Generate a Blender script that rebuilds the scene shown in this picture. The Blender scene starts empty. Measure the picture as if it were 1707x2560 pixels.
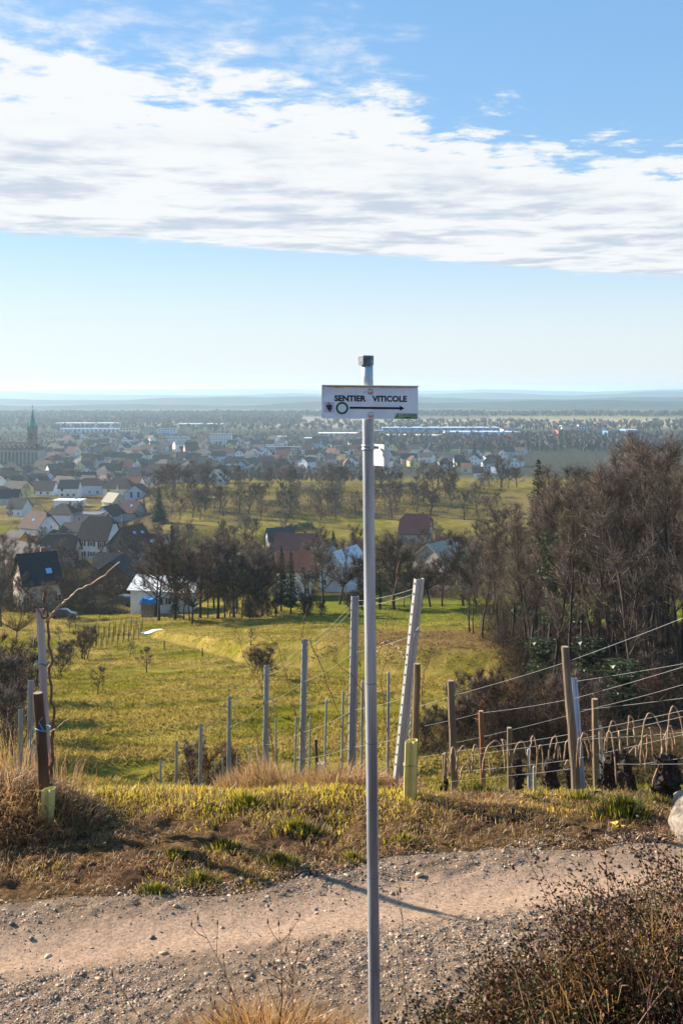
import bpy, bmesh, math, random
import numpy as np
from mathutils import Vector, Matrix

# ------------------------------------------------------------------ camera, sky, sun, exposure
SC = bpy.context.scene
COL = SC.collection
F = 2489.0; CX = 853.5; HY = 975.0          # focal length, centre and eye level in photograph pixels
SUN_AZ = math.radians(-62.0)                # clockwise from +Y (straight ahead)
SUN_EL = math.radians(25.0)

cam_d = bpy.data.cameras.new('camera'); cam = bpy.data.objects.new('camera', cam_d); COL.objects.link(cam)
cam.location = (0, 0, 0); cam.rotation_euler = (math.radians(90), 0, 0)
cam_d.sensor_fit = 'VERTICAL'; cam_d.sensor_height = 36.0; cam_d.lens = F / 2560.0 * 36.0
cam_d.shift_y = -(1280.0 - HY) / 2560.0
cam_d.clip_start = 0.1; cam_d.clip_end = 150000.0
SC.camera = cam

SC.view_settings.view_transform = 'Standard'; SC.view_settings.look = 'None'
SC.view_settings.gamma = 1.0; SC.view_settings.use_curve_mapping = False
SC.view_settings.exposure = 1.3
SC.cycles.max_bounces = 6; SC.cycles.diffuse_bounces = 2; SC.cycles.glossy_bounces = 2
SC.cycles.transmission_bounces = 4; SC.cycles.volume_bounces = 3; SC.cycles.transparent_max_bounces = 4
SC.cycles.caustics_reflective = False; SC.cycles.caustics_refractive = False

class NT:
    """small helper for wiring shader nodes"""
    def __init__(s, tree): s.t = tree; s.n = tree.nodes; s.l = tree.links
    def add(s, typ, **kw):
        nd = s.n.new(typ)
        for k, v in kw.items(): setattr(nd, k, v)
        return nd
    def put(s, sock, v):
        if v is None: return
        if isinstance(v, bpy.types.NodeSocket): s.l.new(v, sock)
        else: sock.default_value = v
    def m(s, op, a, b=None, c=None, clamp=False):
        nd = s.add('ShaderNodeMath', operation=op, use_clamp=clamp)
        for i, v in enumerate((a, b, c)): s.put(nd.inputs[i], v)
        return nd.outputs[0]
    def ss(s, x, lo, hi):
        nd = s.add('ShaderNodeMapRange', interpolation_type='SMOOTHSTEP')
        s.put(nd.inputs[0], x); s.put(nd.inputs[1], lo); s.put(nd.inputs[2], hi)
        return nd.outputs[0]
    def mix(s, f, a, b, typ='MIX'):
        nd = s.add('ShaderNodeMix', data_type='RGBA', blend_type=typ)
        s.put(nd.inputs[0], f); s.put(nd.inputs[6], a); s.put(nd.inputs[7], b)
        return nd.outputs[2]
    def noise(s, vec, scale, detail=4, rough=.55, dist=0.0):
        nd = s.add('ShaderNodeTexNoise')
        s.put(nd.inputs['Vector'], vec); s.put(nd.inputs['Scale'], scale); s.put(nd.inputs['Detail'], detail)
        s.put(nd.inputs['Roughness'], rough); s.put(nd.inputs['Distortion'], dist)
        return nd.outputs[0]
    def xyz(s, x, y, z):
        nd = s.add('ShaderNodeCombineXYZ'); s.put(nd.inputs[0], x); s.put(nd.inputs[1], y); s.put(nd.inputs[2], z)
        return nd.outputs[0]

world = bpy.data.worlds.new('World'); SC.world = world; world.use_nodes = True
W = NT(world.node_tree); W.n.clear()
sky = W.add('ShaderNodeTexSky', sky_type='NISHITA'); sky.sun_disc = False
sky.sun_elevation = SUN_EL; sky.sun_rotation = SUN_AZ
sky.altitude = 300; sky.air_density = 1.0; sky.dust_density = 0.12; sky.ozone_density = 1.5
tc = W.add('ShaderNodeTexCoord'); sp = W.add('ShaderNodeSeparateXYZ'); W.l.new(tc.outputs['Generated'], sp.inputs[0])
zc = W.m('MAXIMUM', sp.outputs[2], 0.035)
u = W.m('DIVIDE', sp.outputs[0], zc); v = W.m('DIVIDE', sp.outputs[1], zc)      # plan position on the cloud deck
P = W.xyz(u, v, 0.0)
bw = W.m('SUBTRACT', v, W.m('MULTIPLY', u, 0.5))                                 # distance across the long cloud bank
n_big = W.noise(P, 0.85, 6, .62, .1); n_fine = W.noise(P, 4.2, 9, .64, .15)
bw2 = W.m('ADD', bw, W.m('ADD', W.m('MULTIPLY', W.m('SUBTRACT', n_big, .5), 1.5), W.m('MULTIPLY', W.m('SUBTRACT', n_fine, .5), 1.5)))
bank = W.m('MULTIPLY', W.ss(bw2, 3.1, 4.2), W.m('SUBTRACT', 1.0, W.ss(bw2, 6.9, 7.7)))
loose = W.m('MULTIPLY', W.m('MULTIPLY', W.ss(bw, 2.2, 2.8), W.m('SUBTRACT', 1.0, W.ss(bw, 3.4, 4.2))), W.m('SUBTRACT', 1.0, W.ss(u, -.05, .55)))
nn = W.m('ADD', W.m('MULTIPLY', n_big, .42), W.m('MULTIPLY', n_fine, .58))
dens = W.m('ADD', W.m('ADD', W.m('MULTIPLY', bank, .46), W.m('MULTIPLY', loose, .165)), W.m('SUBTRACT', nn, .62))
cover = W.ss(dens, -.03, .24)
streak = W.noise(W.xyz(W.m('MULTIPLY', u, .9), W.m('MULTIPLY', v, 1.1), 3.0), 2.2, 7, .6, .2)
grey = W.m('MULTIPLY', W.ss(streak, .42, .66), W.m('MULTIPLY', W.ss(bw2, 3.8, 5.0), .9))
cloud_col = W.mix(grey, (5.85, 5.95, 6.0, 1), (3.5, 4.0, 4.7, 1))
g0 = W.add('ShaderNodeGamma'); g0.inputs[1].default_value = .37; W.l.new(W.mix(1.0, sky.outputs[0], (.188, .192, .22, 1), 'MULTIPLY'), g0.inputs[0])
gm = W.add('ShaderNodeHueSaturation'); gm.inputs['Saturation'].default_value = 1.95; gm.inputs['Value'].default_value = 5.45; W.l.new(g0.outputs[0], gm.inputs['Color'])
pale = W.m('MULTIPLY', W.m('SUBTRACT', 1.0, W.ss(sp.outputs[2], -.02, .19)), .92)        # the sky whitens towards the horizon all round
sky_col = W.mix(W.m('MULTIPLY', cover, .97), W.mix(pale, W.mix(1.0, gm.outputs[0], (.93, 1.0, 1.02, 1), 'MULTIPLY'), (5.0, 5.35, 5.6, 1)), cloud_col)
bg = W.add('ShaderNodeBackground'); W.l.new(sky_col, bg.inputs[0]); bg.inputs[1].default_value = 0.066
wo = W.add('ShaderNodeOutputWorld'); W.l.new(bg.outputs[0], wo.inputs[0])

sun_d = bpy.data.lights.new('sun', 'SUN'); sun_d.energy = 5.0; sun_d.angle = math.radians(0.53); sun_d.color = (1.0, .90, .76)
sun = bpy.data.objects.new('sun', sun_d); COL.objects.link(sun)
SUNV = Vector((math.sin(SUN_AZ) * math.cos(SUN_EL), math.cos(SUN_AZ) * math.cos(SUN_EL), math.sin(SUN_EL)))
sun.rotation_euler = SUNV.to_track_quat('Z', 'Y').to_euler(); sun.location = SUNV * 50

# ------------------------------------------------------------------ helpers
RNG = np.random.default_rng(7); random.seed(7)

def tag(o, label=None, cat=None, group=None, kind=None):
    if label: o['label'] = label
    if cat: o['category'] = cat
    if group: o['group'] = group
    if kind: o['kind'] = kind
    return o

def link(name, me, mat=None, parent=None, loc=None, rz=0.0, scale=None):
    o = bpy.data.objects.new(name, me); COL.objects.link(o)
    if mat is not None and me is not None and not me.materials: me.materials.append(mat)
    if loc is not None: o.location = loc
    if rz: o.rotation_euler = (0, 0, rz)
    if scale is not None: o.scale = scale
    if parent is not None: o.parent = parent
    return o

def empty(name, loc=(0, 0, 0), rz=0.0):
    o = bpy.data.objects.new(name, None); COL.objects.link(o)
    o.location = loc; o.rotation_euler = (0, 0, rz); o.empty_display_size = .2
    return o

def npmesh(name, V, tris=None, quads=None, col=None, smooth=False):
    V = np.asarray(V, dtype=np.float32); me = bpy.data.meshes.new(name)
    tris = np.zeros((0, 3), np.int32) if tris is None else np.asarray(tris, np.int32).reshape(-1, 3)
    quads = np.zeros((0, 4), np.int32) if quads is None else np.asarray(quads, np.int32).reshape(-1, 4)
    me.vertices.add(len(V)); me.vertices.foreach_set('co', V.ravel())
    nl = tris.size + quads.size
    me.loops.add(nl); me.loops.foreach_set('vertex_index', np.concatenate([tris.ravel(), quads.ravel()]).astype(np.int32))
    me.polygons.add(len(tris) + len(quads))
    st = np.concatenate([np.arange(len(tris)) * 3, tris.size + np.arange(len(quads)) * 4]).astype(np.int32)
    me.polygons.foreach_set('loop_start', st)
    if smooth: me.polygons.foreach_set('use_smooth', np.ones(len(st), bool))
    if col is not None:
        c = np.ones((len(V), 4), np.float32); c[:, :3] = col
        a = me.attributes.new('Col', 'FLOAT_COLOR', 'POINT'); a.data.foreach_set('color', c.ravel())
    me.update(calc_edges=True)
    return me

class MB:
    """collects simple shapes into one mesh"""
    def __init__(s): s.v = []; s.f = []
    def poly(s, pts, faces):
        b = len(s.v); s.v += [tuple(p) for p in pts]; s.f += [tuple(b + i for i in f) for f in faces]; return s
    def box(s, x0, x1, y0, y1, z0, z1):
        return s.poly([(x0,y0,z0),(x1,y0,z0),(x1,y1,z0),(x0,y1,z0),(x0,y0,z1),(x1,y0,z1),(x1,y1,z1),(x0,y1,z1)],
                      [(3,2,1,0),(4,5,6,7),(0,1,5,4),(1,2,6,5),(2,3,7,6),(3,0,4,7)])
    def tube(s, pts, rad, n=6, cap=True):
        pts = [Vector(p) for p in pts]
        if not hasattr(rad, '__len__'): rad = [rad] * len(pts)
        b = len(s.v); k = len(pts); ref = None
        for i, p in enumerate(pts):
            t = (pts[min(i+1, k-1)] - pts[max(i-1, 0)]); t = t.normalized() if t.length > 1e-9 else Vector((0,0,1))
            if ref is None: ref = t.orthogonal().normalized()
            ref = (ref - t * ref.dot(t)); ref = ref.normalized() if ref.length > 1e-6 else t.orthogonal().normalized()
            bi = t.cross(ref)
            for j in range(n):
                a = 2 * math.pi * j / n
                s.v.append(tuple(p + (ref * math.cos(a) + bi * math.sin(a)) * rad[i]))
        for i in range(k - 1):
            for j in range(n):
                j2 = (j + 1) % n
                s.f.append((b + i*n + j, b + i*n + j2, b + (i+1)*n + j2, b + (i+1)*n + j))
        if cap:
            s.f.append(tuple(b + j for j in range(n))[::-1]); s.f.append(tuple(b + (k-1)*n + j for j in range(n)))
        return s
    def mesh(s, name, smooth=False):
        me = bpy.data.meshes.new(name); me.from_pydata(s.v, [], s.f); me.update()
        if smooth: me.polygons.foreach_set('use_smooth', np.ones(len(me.polygons), bool))
        return me
    def build(s, name, mat, parent=None, smooth=False, **kw):
        return link(name, s.mesh(name, smooth), mat, parent, **kw)

def copy_tree(o, parent=None):
    c = o.copy(); COL.objects.link(c); c.parent = parent
    for ch in o.children:
        copy_tree(ch, c)
    return c

def hash2(ix, iy, seed):
    h = (ix.astype(np.int64) * 374761393 + iy.astype(np.int64) * 668265263 + seed * 974711) & 0x7fffffff
    h = ((h ^ (h >> 13)) * 1274126177) & 0x7fffffff
    return ((h ^ (h >> 16)) & 0xffff) / 65535.0
def vnoise(x, y, seed=0):
    x = np.asarray(x, float); y = np.asarray(y, float)
    ix = np.floor(x); iy = np.floor(y); fx = x - ix; fy = y - iy
    fx = fx*fx*(3-2*fx); fy = fy*fy*(3-2*fy)
    a = hash2(ix, iy, seed); b = hash2(ix+1, iy, seed); c = hash2(ix, iy+1, seed); d = hash2(ix+1, iy+1, seed)
    return (a*(1-fx)+b*fx)*(1-fy) + (c*(1-fx)+d*fx)*fy
def fbm(x, y, seed=0, oct=4):
    s = 0; a = .5; t = 0
    for k in range(oct):
        s = s + a * vnoise(x * 2**k, y * 2**k, seed + k * 17); t += a; a *= .5
    return s / t
def sstep(x, lo, hi):
    t = np.clip((np.asarray(x, float) - lo) / (hi - lo), 0, 1); return t*t*(3-2*t)
def pchip(x, xk, yk):
    xk = np.asarray(xk, float); yk = np.asarray(yk, float); h = np.diff(xk); d = np.diff(yk) / h
    m = np.zeros_like(xk); m[0] = d[0]; m[-1] = d[-1]
    for i in range(1, len(xk) - 1):
        if d[i-1] * d[i] > 0:
            w1 = 2*h[i] + h[i-1]; w2 = h[i] + 2*h[i-1]; m[i] = (w1 + w2) / (w1/d[i-1] + w2/d[i])
    x = np.clip(x, xk[0], xk[-1]); i = np.clip(np.searchsorted(xk, x) - 1, 0, len(xk) - 2)
    t = (x - xk[i]) / h[i]; t2 = t*t; t3 = t2*t
    return (2*t3-3*t2+1)*yk[i] + (t3-2*t2+t)*h[i]*m[i] + (-2*t3+3*t2)*yk[i+1] + (t3-t2)*h[i]*m[i+1]

# ---- materials
HAZE = 1.2e-4
MATS = {}
def pm(name, col, rough=.8, var=.18, scale=4.0, bump=0.0, metal=0.0, spec=.3, stretch=None, bscale=None):
    if name in MATS: return MATS[name]
    m = bpy.data.materials.new(name); m.use_nodes = True; T = NT(m.node_tree); T.n.clear()
    b = T.add('ShaderNodeBsdfPrincipled'); o = T.add('ShaderNodeOutputMaterial'); T.l.new(b.outputs[0], o.inputs[0])
    tc = T.add('ShaderNodeTexCoord'); vec = tc.outputs['Object']
    if stretch:
        mp = T.add('ShaderNodeMapping'); mp.inputs['Scale'].default_value = stretch; T.l.new(vec, mp.inputs[0]); vec = mp.outputs[0]
    n = T.noise(vec, scale, 5, .6)
    lo = [c * (1 - var) for c in col] + [1]; hi = [min(1, c * (1 + var)) for c in col] + [1]
    T.put(b.inputs['Base Color'], T.mix(T.ss(n, .3, .7), lo, hi))
    b.inputs['Roughness'].default_value = rough; b.inputs['Metallic'].default_value = metal
    b.inputs['Specular IOR Level'].default_value = spec
    if bump:
        bp = T.add('ShaderNodeBump'); bp.inputs['Strength'].default_value = bump; bp.inputs['Distance'].default_value = .02
        T.put(bp.inputs['Height'], T.noise(vec, bscale or scale * 4, 5, .65)); T.l.new(bp.outputs[0], b.inputs['Normal'])
    MATS[name] = m; return m
def am(name, transl=0.0, gloss=0.0, var=.25, scale=3.0, bump=0.0, bscale=30.0, bdist=.02, rough=.45):
    """colour comes from the mesh's Col attribute"""
    if name in MATS: return MATS[name]
    m = bpy.data.materials.new(name); m.use_nodes = True; T = NT(m.node_tree); T.n.clear()
    at = T.add('ShaderNodeAttribute', attribute_name='Col'); tc = T.add('ShaderNodeTexCoord')
    n = T.noise(tc.outputs['Object'], scale, 5, .65)
    c = T.mix(1.0, at.outputs['Color'], T.mix(T.ss(n, .3, .7), (1-var,)*3 + (1,), (1+var,)*3 + (1,)), 'MULTIPLY')
    df = T.add('ShaderNodeBsdfDiffuse'); T.l.new(c, df.inputs[0]); out = df.outputs[0]
    if bump:
        bp = T.add('ShaderNodeBump'); bp.inputs['Strength'].default_value = bump; bp.inputs['Distance'].default_value = bdist
        T.put(bp.inputs['Height'], T.noise(tc.outputs['Object'], bscale, 6, .7)); T.l.new(bp.outputs[0], df.inputs['Normal'])
    if transl:
        tr = T.add('ShaderNodeBsdfTranslucent'); T.l.new(c, tr.inputs[0])
        mx = T.add('ShaderNodeMixShader'); mx.inputs[0].default_value = transl
        T.l.new(out, mx.inputs[1]); T.l.new(tr.outputs[0], mx.inputs[2]); out = mx.outputs[0]
    if gloss:
        gl = T.add('ShaderNodeBsdfGlossy'); gl.inputs['Roughness'].default_value = rough; gl.inputs[0].default_value = (1, 1, 1, 1)
        mx = T.add('ShaderNodeMixShader'); mx.inputs[0].default_value = gloss
        T.l.new(out, mx.inputs[1]); T.l.new(gl.outputs[0], mx.inputs[2]); out = mx.outputs[0]
    o = T.add('ShaderNodeOutputMaterial'); T.l.new(out, o.inputs[0])
    MATS[name] = m; return m

# ------------------------------------------------------------------ lie of the land
NEAR_Q = [-400, -60, 1.0, 2.5, 4.1, 4.9, 5.3, 6.2, 7.0, 7.65, 8.3, 9.2, 10.6, 12.8, 15.1, 18.4, 22.1, 26.7, 37, 45, 62, 75, 90, 110, 150, 190, 240, 300]
NEAR_Z = [9, 6, -1.65, -2.15, -3.05, -3.48, -3.62, -3.67, -3.71, -3.70, -3.70, -3.78, -4.40, -5.36, -6.36, -7.86, -9.55, -11.55, -15.5, -17.8, -20.9, -23.0, -25.6, -28.4, -33.6, -38.7, -43.8, -49.0]
CEN_Y = NEAR_Q + [360, 400, 450, 500, 560, 650, 750, 880, 1000, 60000]
CEN_Z = NEAR_Z + [-50.6, -50.2, -49.4, -49.0, -52.0, -59.0, -66.0, -71.5, -72.0, -72.0]
LEF_Y = NEAR_Q + [360, 450, 600, 850, 1000, 60000]
LEF_Z = NEAR_Z + [-52.5, -56.5, -62.5, -70.5, -72.0, -72.0]
def path_y(X, Y):
    a = np.clip(X / np.maximum(Y, 1), -.45, .45)
    return np.interp(a, [-.45, -.21, -.1, .02, .16, .45], [150, 128, 99, 92, 86, 80])
def H(X, Y, detail=True):
    X = np.asarray(X, float); Y = np.asarray(Y, float)
    q = Y - .25 * np.clip(X, -7, 7) * (1 - sstep(Y, 7.6, 9.4)) * sstep(Y, 1.5, 4)
    a = X / np.maximum(Y, 1.0); wl = 1 - sstep(a, -.235, -.17)
    z = pchip(q, CEN_Y, CEN_Z); zl = pchip(q, LEF_Y, LEF_Z)
    z = z * (1 - wl) + zl * wl
    far = sstep(Y, 20, 80)
    d = Y - path_y(X, Y)                                     # terrace bank above the meadow path
    bank = 2.0 * sstep(d, .8, 4.0) * np.exp(-np.clip(d - 4, 0, 400) / 20.0) * sstep(a, -.26, .0)
    z = z + bank - .25 * np.exp(-(d / 1.6) ** 2) * (Y > 60)
    z = z - 1.0 * np.exp(-((Y - 46.5 - 1.2 * np.sin(X * .35)) / 1.1) ** 2)         # ditch at the foot of the meadow
    z = z + far * (1 - sstep(Y, 600, 900)) * 1.6 * (fbm(X / 35 + 3, Y / 35, 5, 3) - .5)
    if detail:
        rip = fbm((X * -.5 + Y * .87) * .42, (X * .87 + Y * .5) * .13, 31, 4) - .5     # trodden terracettes across the slope
        z = z + .95 * rip * sstep(Y, 38, 50) * (1 - sstep(Y, 130, 200)) * (np.abs(d) > 1.8)
        nr = (1 - sstep(Y, 12, 25)) * sstep(Y, 0, 3)
        verge = sstep(q, 7.55, 8.1)
        z = z + nr * (.05 * verge + .012) * (fbm(X * 1.9, Y * 1.9, 11, 4) - .5) * 2
        z = z + .24 * np.exp(-(((X + 2.95) / .75) ** 2 + ((Y - 8.7) / .55) ** 2))      # grassy mound round the end post
        z = z + .10 * np.exp(-((X + .4) / 1.2) ** 2 - ((Y - 9.0) / .4) ** 2)
        z = z - .05 * np.exp(-((X + 2.2) / .5) ** 2 - ((Y - 8.4) / .6) ** 2)
        rut = np.exp(-((q - 7.12) / .26) ** 2) + .8 * np.exp(-((q - 5.55) / .22) ** 2)
        z = z - .035 * rut * (np.abs(X) < 30)
    return z
def h1(x, y): return float(H(np.array([x]), np.array([y]))[0])
def PX(px, Y): return (px - CX) / F * Y
def PZ(py, Y): return -(py - HY) / F * Y
_YS = np.exp(np.linspace(math.log(6.0), math.log(9000), 3000))
def spot(px, py, ymin=9.6):
    """where the line of sight through a pixel of the photograph meets the land"""
    Y = _YS[_YS > ymin]; X = PX(px, Y); dz = PZ(py, Y) - H(X, Y, False)
    k = np.argmax(dz < 0) if (dz < 0).any() else len(Y) - 1
    return float(X[k]), float(Y[k]), float(H(np.array([X[k]]), np.array([Y[k]]))[0])
# ------------------------------------------------------------------ terrain sheet
GREEN = np.array([.150, .138, .014]); DRY = np.array([.30, .22, .055]); LITTER = np.array([.062, .040, .024]); SOIL = np.array([.125, .072, .044])
def land_col(X, Y):
    a = X / np.maximum(Y, 1)
    n = fbm(X / 9 + 5, Y / 9, 3, 4); n2 = fbm(X / 2.2, Y / 1.3, 9, 3)
    w = np.clip(.55 * sstep(n, .38, .64) + .6 * sstep(n2, .45, .7), 0, 1)[:, None]
    rip = fbm((X * -.5 + Y * .87) * .42, (X * .87 + Y * .5) * .13, 31, 4)
    w = np.clip(w * .75 + .55 * sstep(rip, .45, .62)[:, None] * ((Y > 38) & (Y < 170))[:, None], 0, 1)
    c = GREEN * (1 - w) + DRY * w
    d = Y - path_y(X, Y)
    brown = sstep(a, -.04, .07) * sstep(d, 1, 5) * (1 - sstep(Y, 118, 128))             # dry bracken above the path
    c = c * (1 - .85 * brown[:, None]) + np.array([.19, .118, .05]) * .85 * brown[:, None]
    wood = sstep(a, .14, .19) * sstep(Y, 50, 62) * (1 - sstep(Y, 128, 140))
    wood = np.maximum(wood, sstep(a, .12, .2) * sstep(Y, 40, 50) * (1 - sstep(Y, 70, 80)) * .9)
    c = c * (1 - wood[:, None]) + LITTER * wood[:, None]
    pth = np.exp(-(d / 1.5) ** 2) * (Y > 60) * (Y < 160) * .55
    c = c * (1 - pth[:, None]) + np.array([.23, .16, .05]) * pth[:, None]
    vin = (1 - sstep(Y, 34, 42))[:, None] * sstep(Y, 9, 10)[:, None] * .5
    c = c * (1 - vin) + np.array([.16, .13, .05]) * vin
    lush = sstep(Y, 126, 136) * (1 - sstep(Y, 175, 200)) * sstep(a, -.08, 0)              # bright pasture behind the trees
    c = c * (1 - .8 * lush[:, None]) + np.array([.13, .150, .018]) * .8 * lush[:, None]
    tan = sstep(fbm(X / 40, Y / 24, 41, 2), .38, .54) * sstep(Y, 330, 380)
    c = c * (1 - .7 * tan[:, None]) + np.array([.23, .165, .06]) * .7 * tan[:, None]
    scrub = sstep(Y, 165, 200) * (1 - sstep(Y, 600, 700)) * sstep(fbm(X / 16, Y / 22, 51, 3), .28, .5) * (1 - .6 * sstep(a, -.19, -.12) * sstep(Y, 290, 330))
    c = c * (1 - .8 * scrub[:, None]) + np.array([.085, .062, .034]) * .8 * scrub[:, None]
    farm = sstep(Y, 168, 190) * (1 - sstep(Y, 320, 350)) * sstep(fbm(X / 11 + 7, Y / 17, 53, 3), .30, .46)
    c = c * (1 - .85 * farm[:, None]) + np.array([.052, .042, .022]) * .85 * farm[:, None]
    # the plain: gardens, then fields and woods
    town = sstep(Y, 600, 850)
    deep = sstep(Y, 2500, 3200)[:, None]
    cell = hash2(np.floor(X / 420 + .3 * np.sin(Y / 900)), np.floor(Y / 330), 77); pal = np.array([[.24, .20, .10], [.12, .12, .075], [.17, .13, .10], [.25, .21, .14], [.09, .08, .06], [.15, .14, .09]])
    fld = pal[np.clip((cell * 6).astype(int), 0, 5)]
    gard = np.array([.050, .050, .036]) * (.7 + .6 * n2[:, None])
    ff = sstep(Y, 1700, 1950)[:, None]
    pl = gard * (1 - ff) + fld * ff
    pl = pl * (1 - .45 * deep)
    strip = (sstep(Y, 1850, 1990) * (1 - sstep(Y, 2350, 2500)) * sstep(a, -.12, -.06))[:, None]
    pl = pl * (1 - strip) + np.array([.33, .27, .16]) * strip
    c = c * (1 - town[:, None]) + pl * town[:, None]
    nearv = (1 - sstep(Y, 8.5, 10))[:, None]
    return c * (1 - nearv) + SOIL * nearv

rad = np.concatenate([np.linspace(.4, 8.8, 30), np.exp(np.linspace(math.log(9), math.log(40), 90)), np.exp(np.linspace(math.log(40.3), math.log(170), 280))[0:],
                      np.exp(np.linspace(math.log(171.5), math.log(1000), 160)), np.exp(np.linspace(math.log(1020), math.log(47500), 110))])
ang = np.concatenate([np.radians(np.linspace(-25, 25, 400)), np.radians(np.linspace(25.8, 334.2, 70))])
R, A = np.meshgrid(rad, ang, indexing='ij')
X = (R * np.sin(A)).ravel(); Y = (R * np.cos(A)).ravel(); Z = H(X, Y)
inpatch = (np.abs(X) < 6.4) & (Y > 2.2) & (Y < 10.6)
Z = Z - .18 * inpatch
nr_, na_ = R.shape
I = np.arange(nr_ * na_).reshape(nr_, na_); J = np.roll(I, -1, axis=1)
Q = np.stack([I[:-1].ravel(), I[1:].ravel(), J[1:].ravel(), J[:-1].ravel()], 1)[:, ::-1]
V = np.stack([X, Y, Z], 1)
V = np.vstack([V, [[0, 0, h1(0, .1)]]]); cap = np.stack([np.full(na_, len(V) - 1), I[0], J[0]], 1)[:, ::-1]
me = npmesh('terrain', V, cap, Q, land_col(V[:, 0], V[:, 1]), smooth=True)
tag(link('terrain', me, am('land', var=.22, scale=1.2, bump=.6, bscale=5, bdist=.25)), kind='structure')

# near bank, verge and the gravel track
def patch(name, fn_y0, fn_y1, nx, ny, dz, colf, mat, x0=-6.8, x1=6.8):
    xs = np.linspace(x0, x1, nx); t = np.linspace(0, 1, ny)
    XX, TT = np.meshgrid(xs, t, indexing='ij'); YY = fn_y0(XX) * (1 - TT) + fn_y1(XX) * TT
    x = XX.ravel(); y = YY.ravel(); z = H(x, y) + dz(x, y)
    I = np.arange(nx * ny).reshape(nx, ny)
    Q = np.stack([I[:-1, :-1].ravel(), I[1:, :-1].ravel(), I[1:, 1:].ravel(), I[:-1, 1:].ravel()], 1)
    me = npmesh(name, np.stack([x, y, z], 1), None, Q, colf(x, y), smooth=True)
    return tag(link(name, me, mat), kind='structure')
def edge_far(x): return 7.66 + .25 * np.clip(x, -7, 7) + .12 * np.sin(x * 2.1) + .10 * (vnoise(x * 3, x * 0, 4) - .5) - np.where(x > 1.2, (x - 1.2) * .04, 0)
def edge_near(x): return 5.0 + .25 * np.clip(x, -7, 7)
def bank_col(x, y):
    n = fbm(x * 1.4, y * 2.2, 61, 4); n2 = fbm(x * 6, y * 9, 62, 3)
    c = SOIL * (.55 + .8 * n2[:, None]); g = sstep(n, .46, .62)[:, None]
    return c * (1 - .5 * g) + np.array([.24, .15, .06]) * .5 * g
def bump_soil(x, y):
    far = sstep(y - edge_far(x), -.1, .25)
    return far * .055 * (fbm(x * 7, y * 7, 71, 3) - .5) * 2
patch('roadside_bank', lambda x: x * 0 + 1.8, edge_near, 160, 70, lambda x, y: x * 0 + .002, bank_col, am('soil', var=.5, scale=22, bump=1.0, bscale=60, bdist=.05))
patch('verge', lambda x: edge_far(x) - .15, lambda x: x * 0 + 10.9, 420, 150, lambda x, y: bump_soil(x, y) - .004, bank_col, MATS['soil'])
def track_col(x, y):
    q = y - .25 * np.clip(x, -7, 7); rut = np.maximum(np.exp(-((q - 7.10) / .33) ** 4), .35 * np.exp(-((q - 5.5) / .2) ** 2))[:, None]
    rut = rut * (.75 + .5 * fbm(x * 1.1, y * 2.5, 81, 3)[:, None])
    n = fbm(x * 11, y * 11, 82, 3)[:, None]
    return np.array([.215, .15, .10]) * (.62 + .7 * n) * (1 - rut) + np.array([.41, .275, .185]) * rut * (.9 + .2 * n)
def track_bump(x, y):
    q = y - .25 * np.clip(x, -7, 7); rut = np.exp(-((q - 7.10) / .33) ** 4)
    return .006 + (1 - .8 * rut) * .022 * (fbm(x * 13, y * 13, 83, 3) - .5) * 2 * np.clip((edge_far(x) - y) * 6 + .2, 0, 1)
patch('track', lambda x: edge_near(x) - .25, edge_far, 560, 140, track_bump, track_col, am('gravel_bed', var=.3, scale=40, bump=.55, bscale=110, bdist=.015))

# far low ridges on the other side of the plain
def ridge(name, y0, depth, crest_py, amp_px, seed, col):
    n = 240; xs = np.linspace(-1.1 * y0, 1.1 * y0, n); t = np.linspace(0, 1, 9)
    crest = PZ(crest_py, y0) + amp_px / F * y0 * (fbm(xs / y0 * 9, xs * 0 + 1, seed, 5) - .5) * 2
    XX, TT = np.meshgrid(xs, t, indexing='ij'); prof = np.sin(TT * math.pi) ** .8
    Zb = -73.0 + (crest[:, None] + 73) * prof; YY = y0 + (TT - .5) * depth + 200 * np.sin(XX / 900)
    I = np.arange(n * 9).reshape(n, 9)
    Q = np.stack([I[:-1, :-1].ravel(), I[1:, :-1].ravel(), I[1:, 1:].ravel(), I[:-1, 1:].ravel()], 1)
    c = np.array(col) * (.75 + .5 * fbm(XX.ravel() / 500, YY.ravel() / 300, seed, 3)[:, None])
    me = npmesh(name, np.stack([XX.ravel(), YY.ravel(), Zb.ravel()], 1), None, Q, c, smooth=True)
    tag(link(name, me, am('far_hill', var=.3, scale=.004)), kind='structure')
ridge('hills', 4150, 500, 1007, 12, 31, (.04, .045, .045))
ridge('hills', 5600, 800, 997, 14, 3, (.03, .038, .034))
ridge('hills', 8500, 1500, 987, 15, 5, (.03, .038, .034))
ridge('hills', 13000, 3000, 977, 10.0, 8, (.03, .036, .032))
# ------------------------------------------------------------------ the signpost
STEEL = pm('galvanised_steel', (.43, .47, .505), .38, .5, 16, .15, metal=.5, spec=.5, stretch=(1, 1, .06), bscale=60)
POSTSTEEL = pm('weathered_zinc', (.30, .32, .36), .5, .25, 7, .1, metal=.35, spec=.5, stretch=(1, 1, .2), bscale=60)
CAPM = pm('dark_zinc_cap', (.17, .19, .21), .55, .35, 40, .2, metal=.3, bscale=150)
WHITE = pm('white_enamel', (.80, .87, .92), .35, .08, 14, 0, spec=.5)
BLACK = pm('black_print', (.012, .012, .014), .5, .1, 8)
GREENP = pm('green_print', (.008, .13, .065), .5, .1, 8)
PLATE = pm('cream_plate', (.85, .84, .80), .45, .06, 8)
RUST = pm('yellow_rust_stain', (.62, .42, .12), .7, .35, 60)
BOLT = pm('bolt_zinc', (.62, .60, .52), .35, .15, 40, metal=.7)

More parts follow.
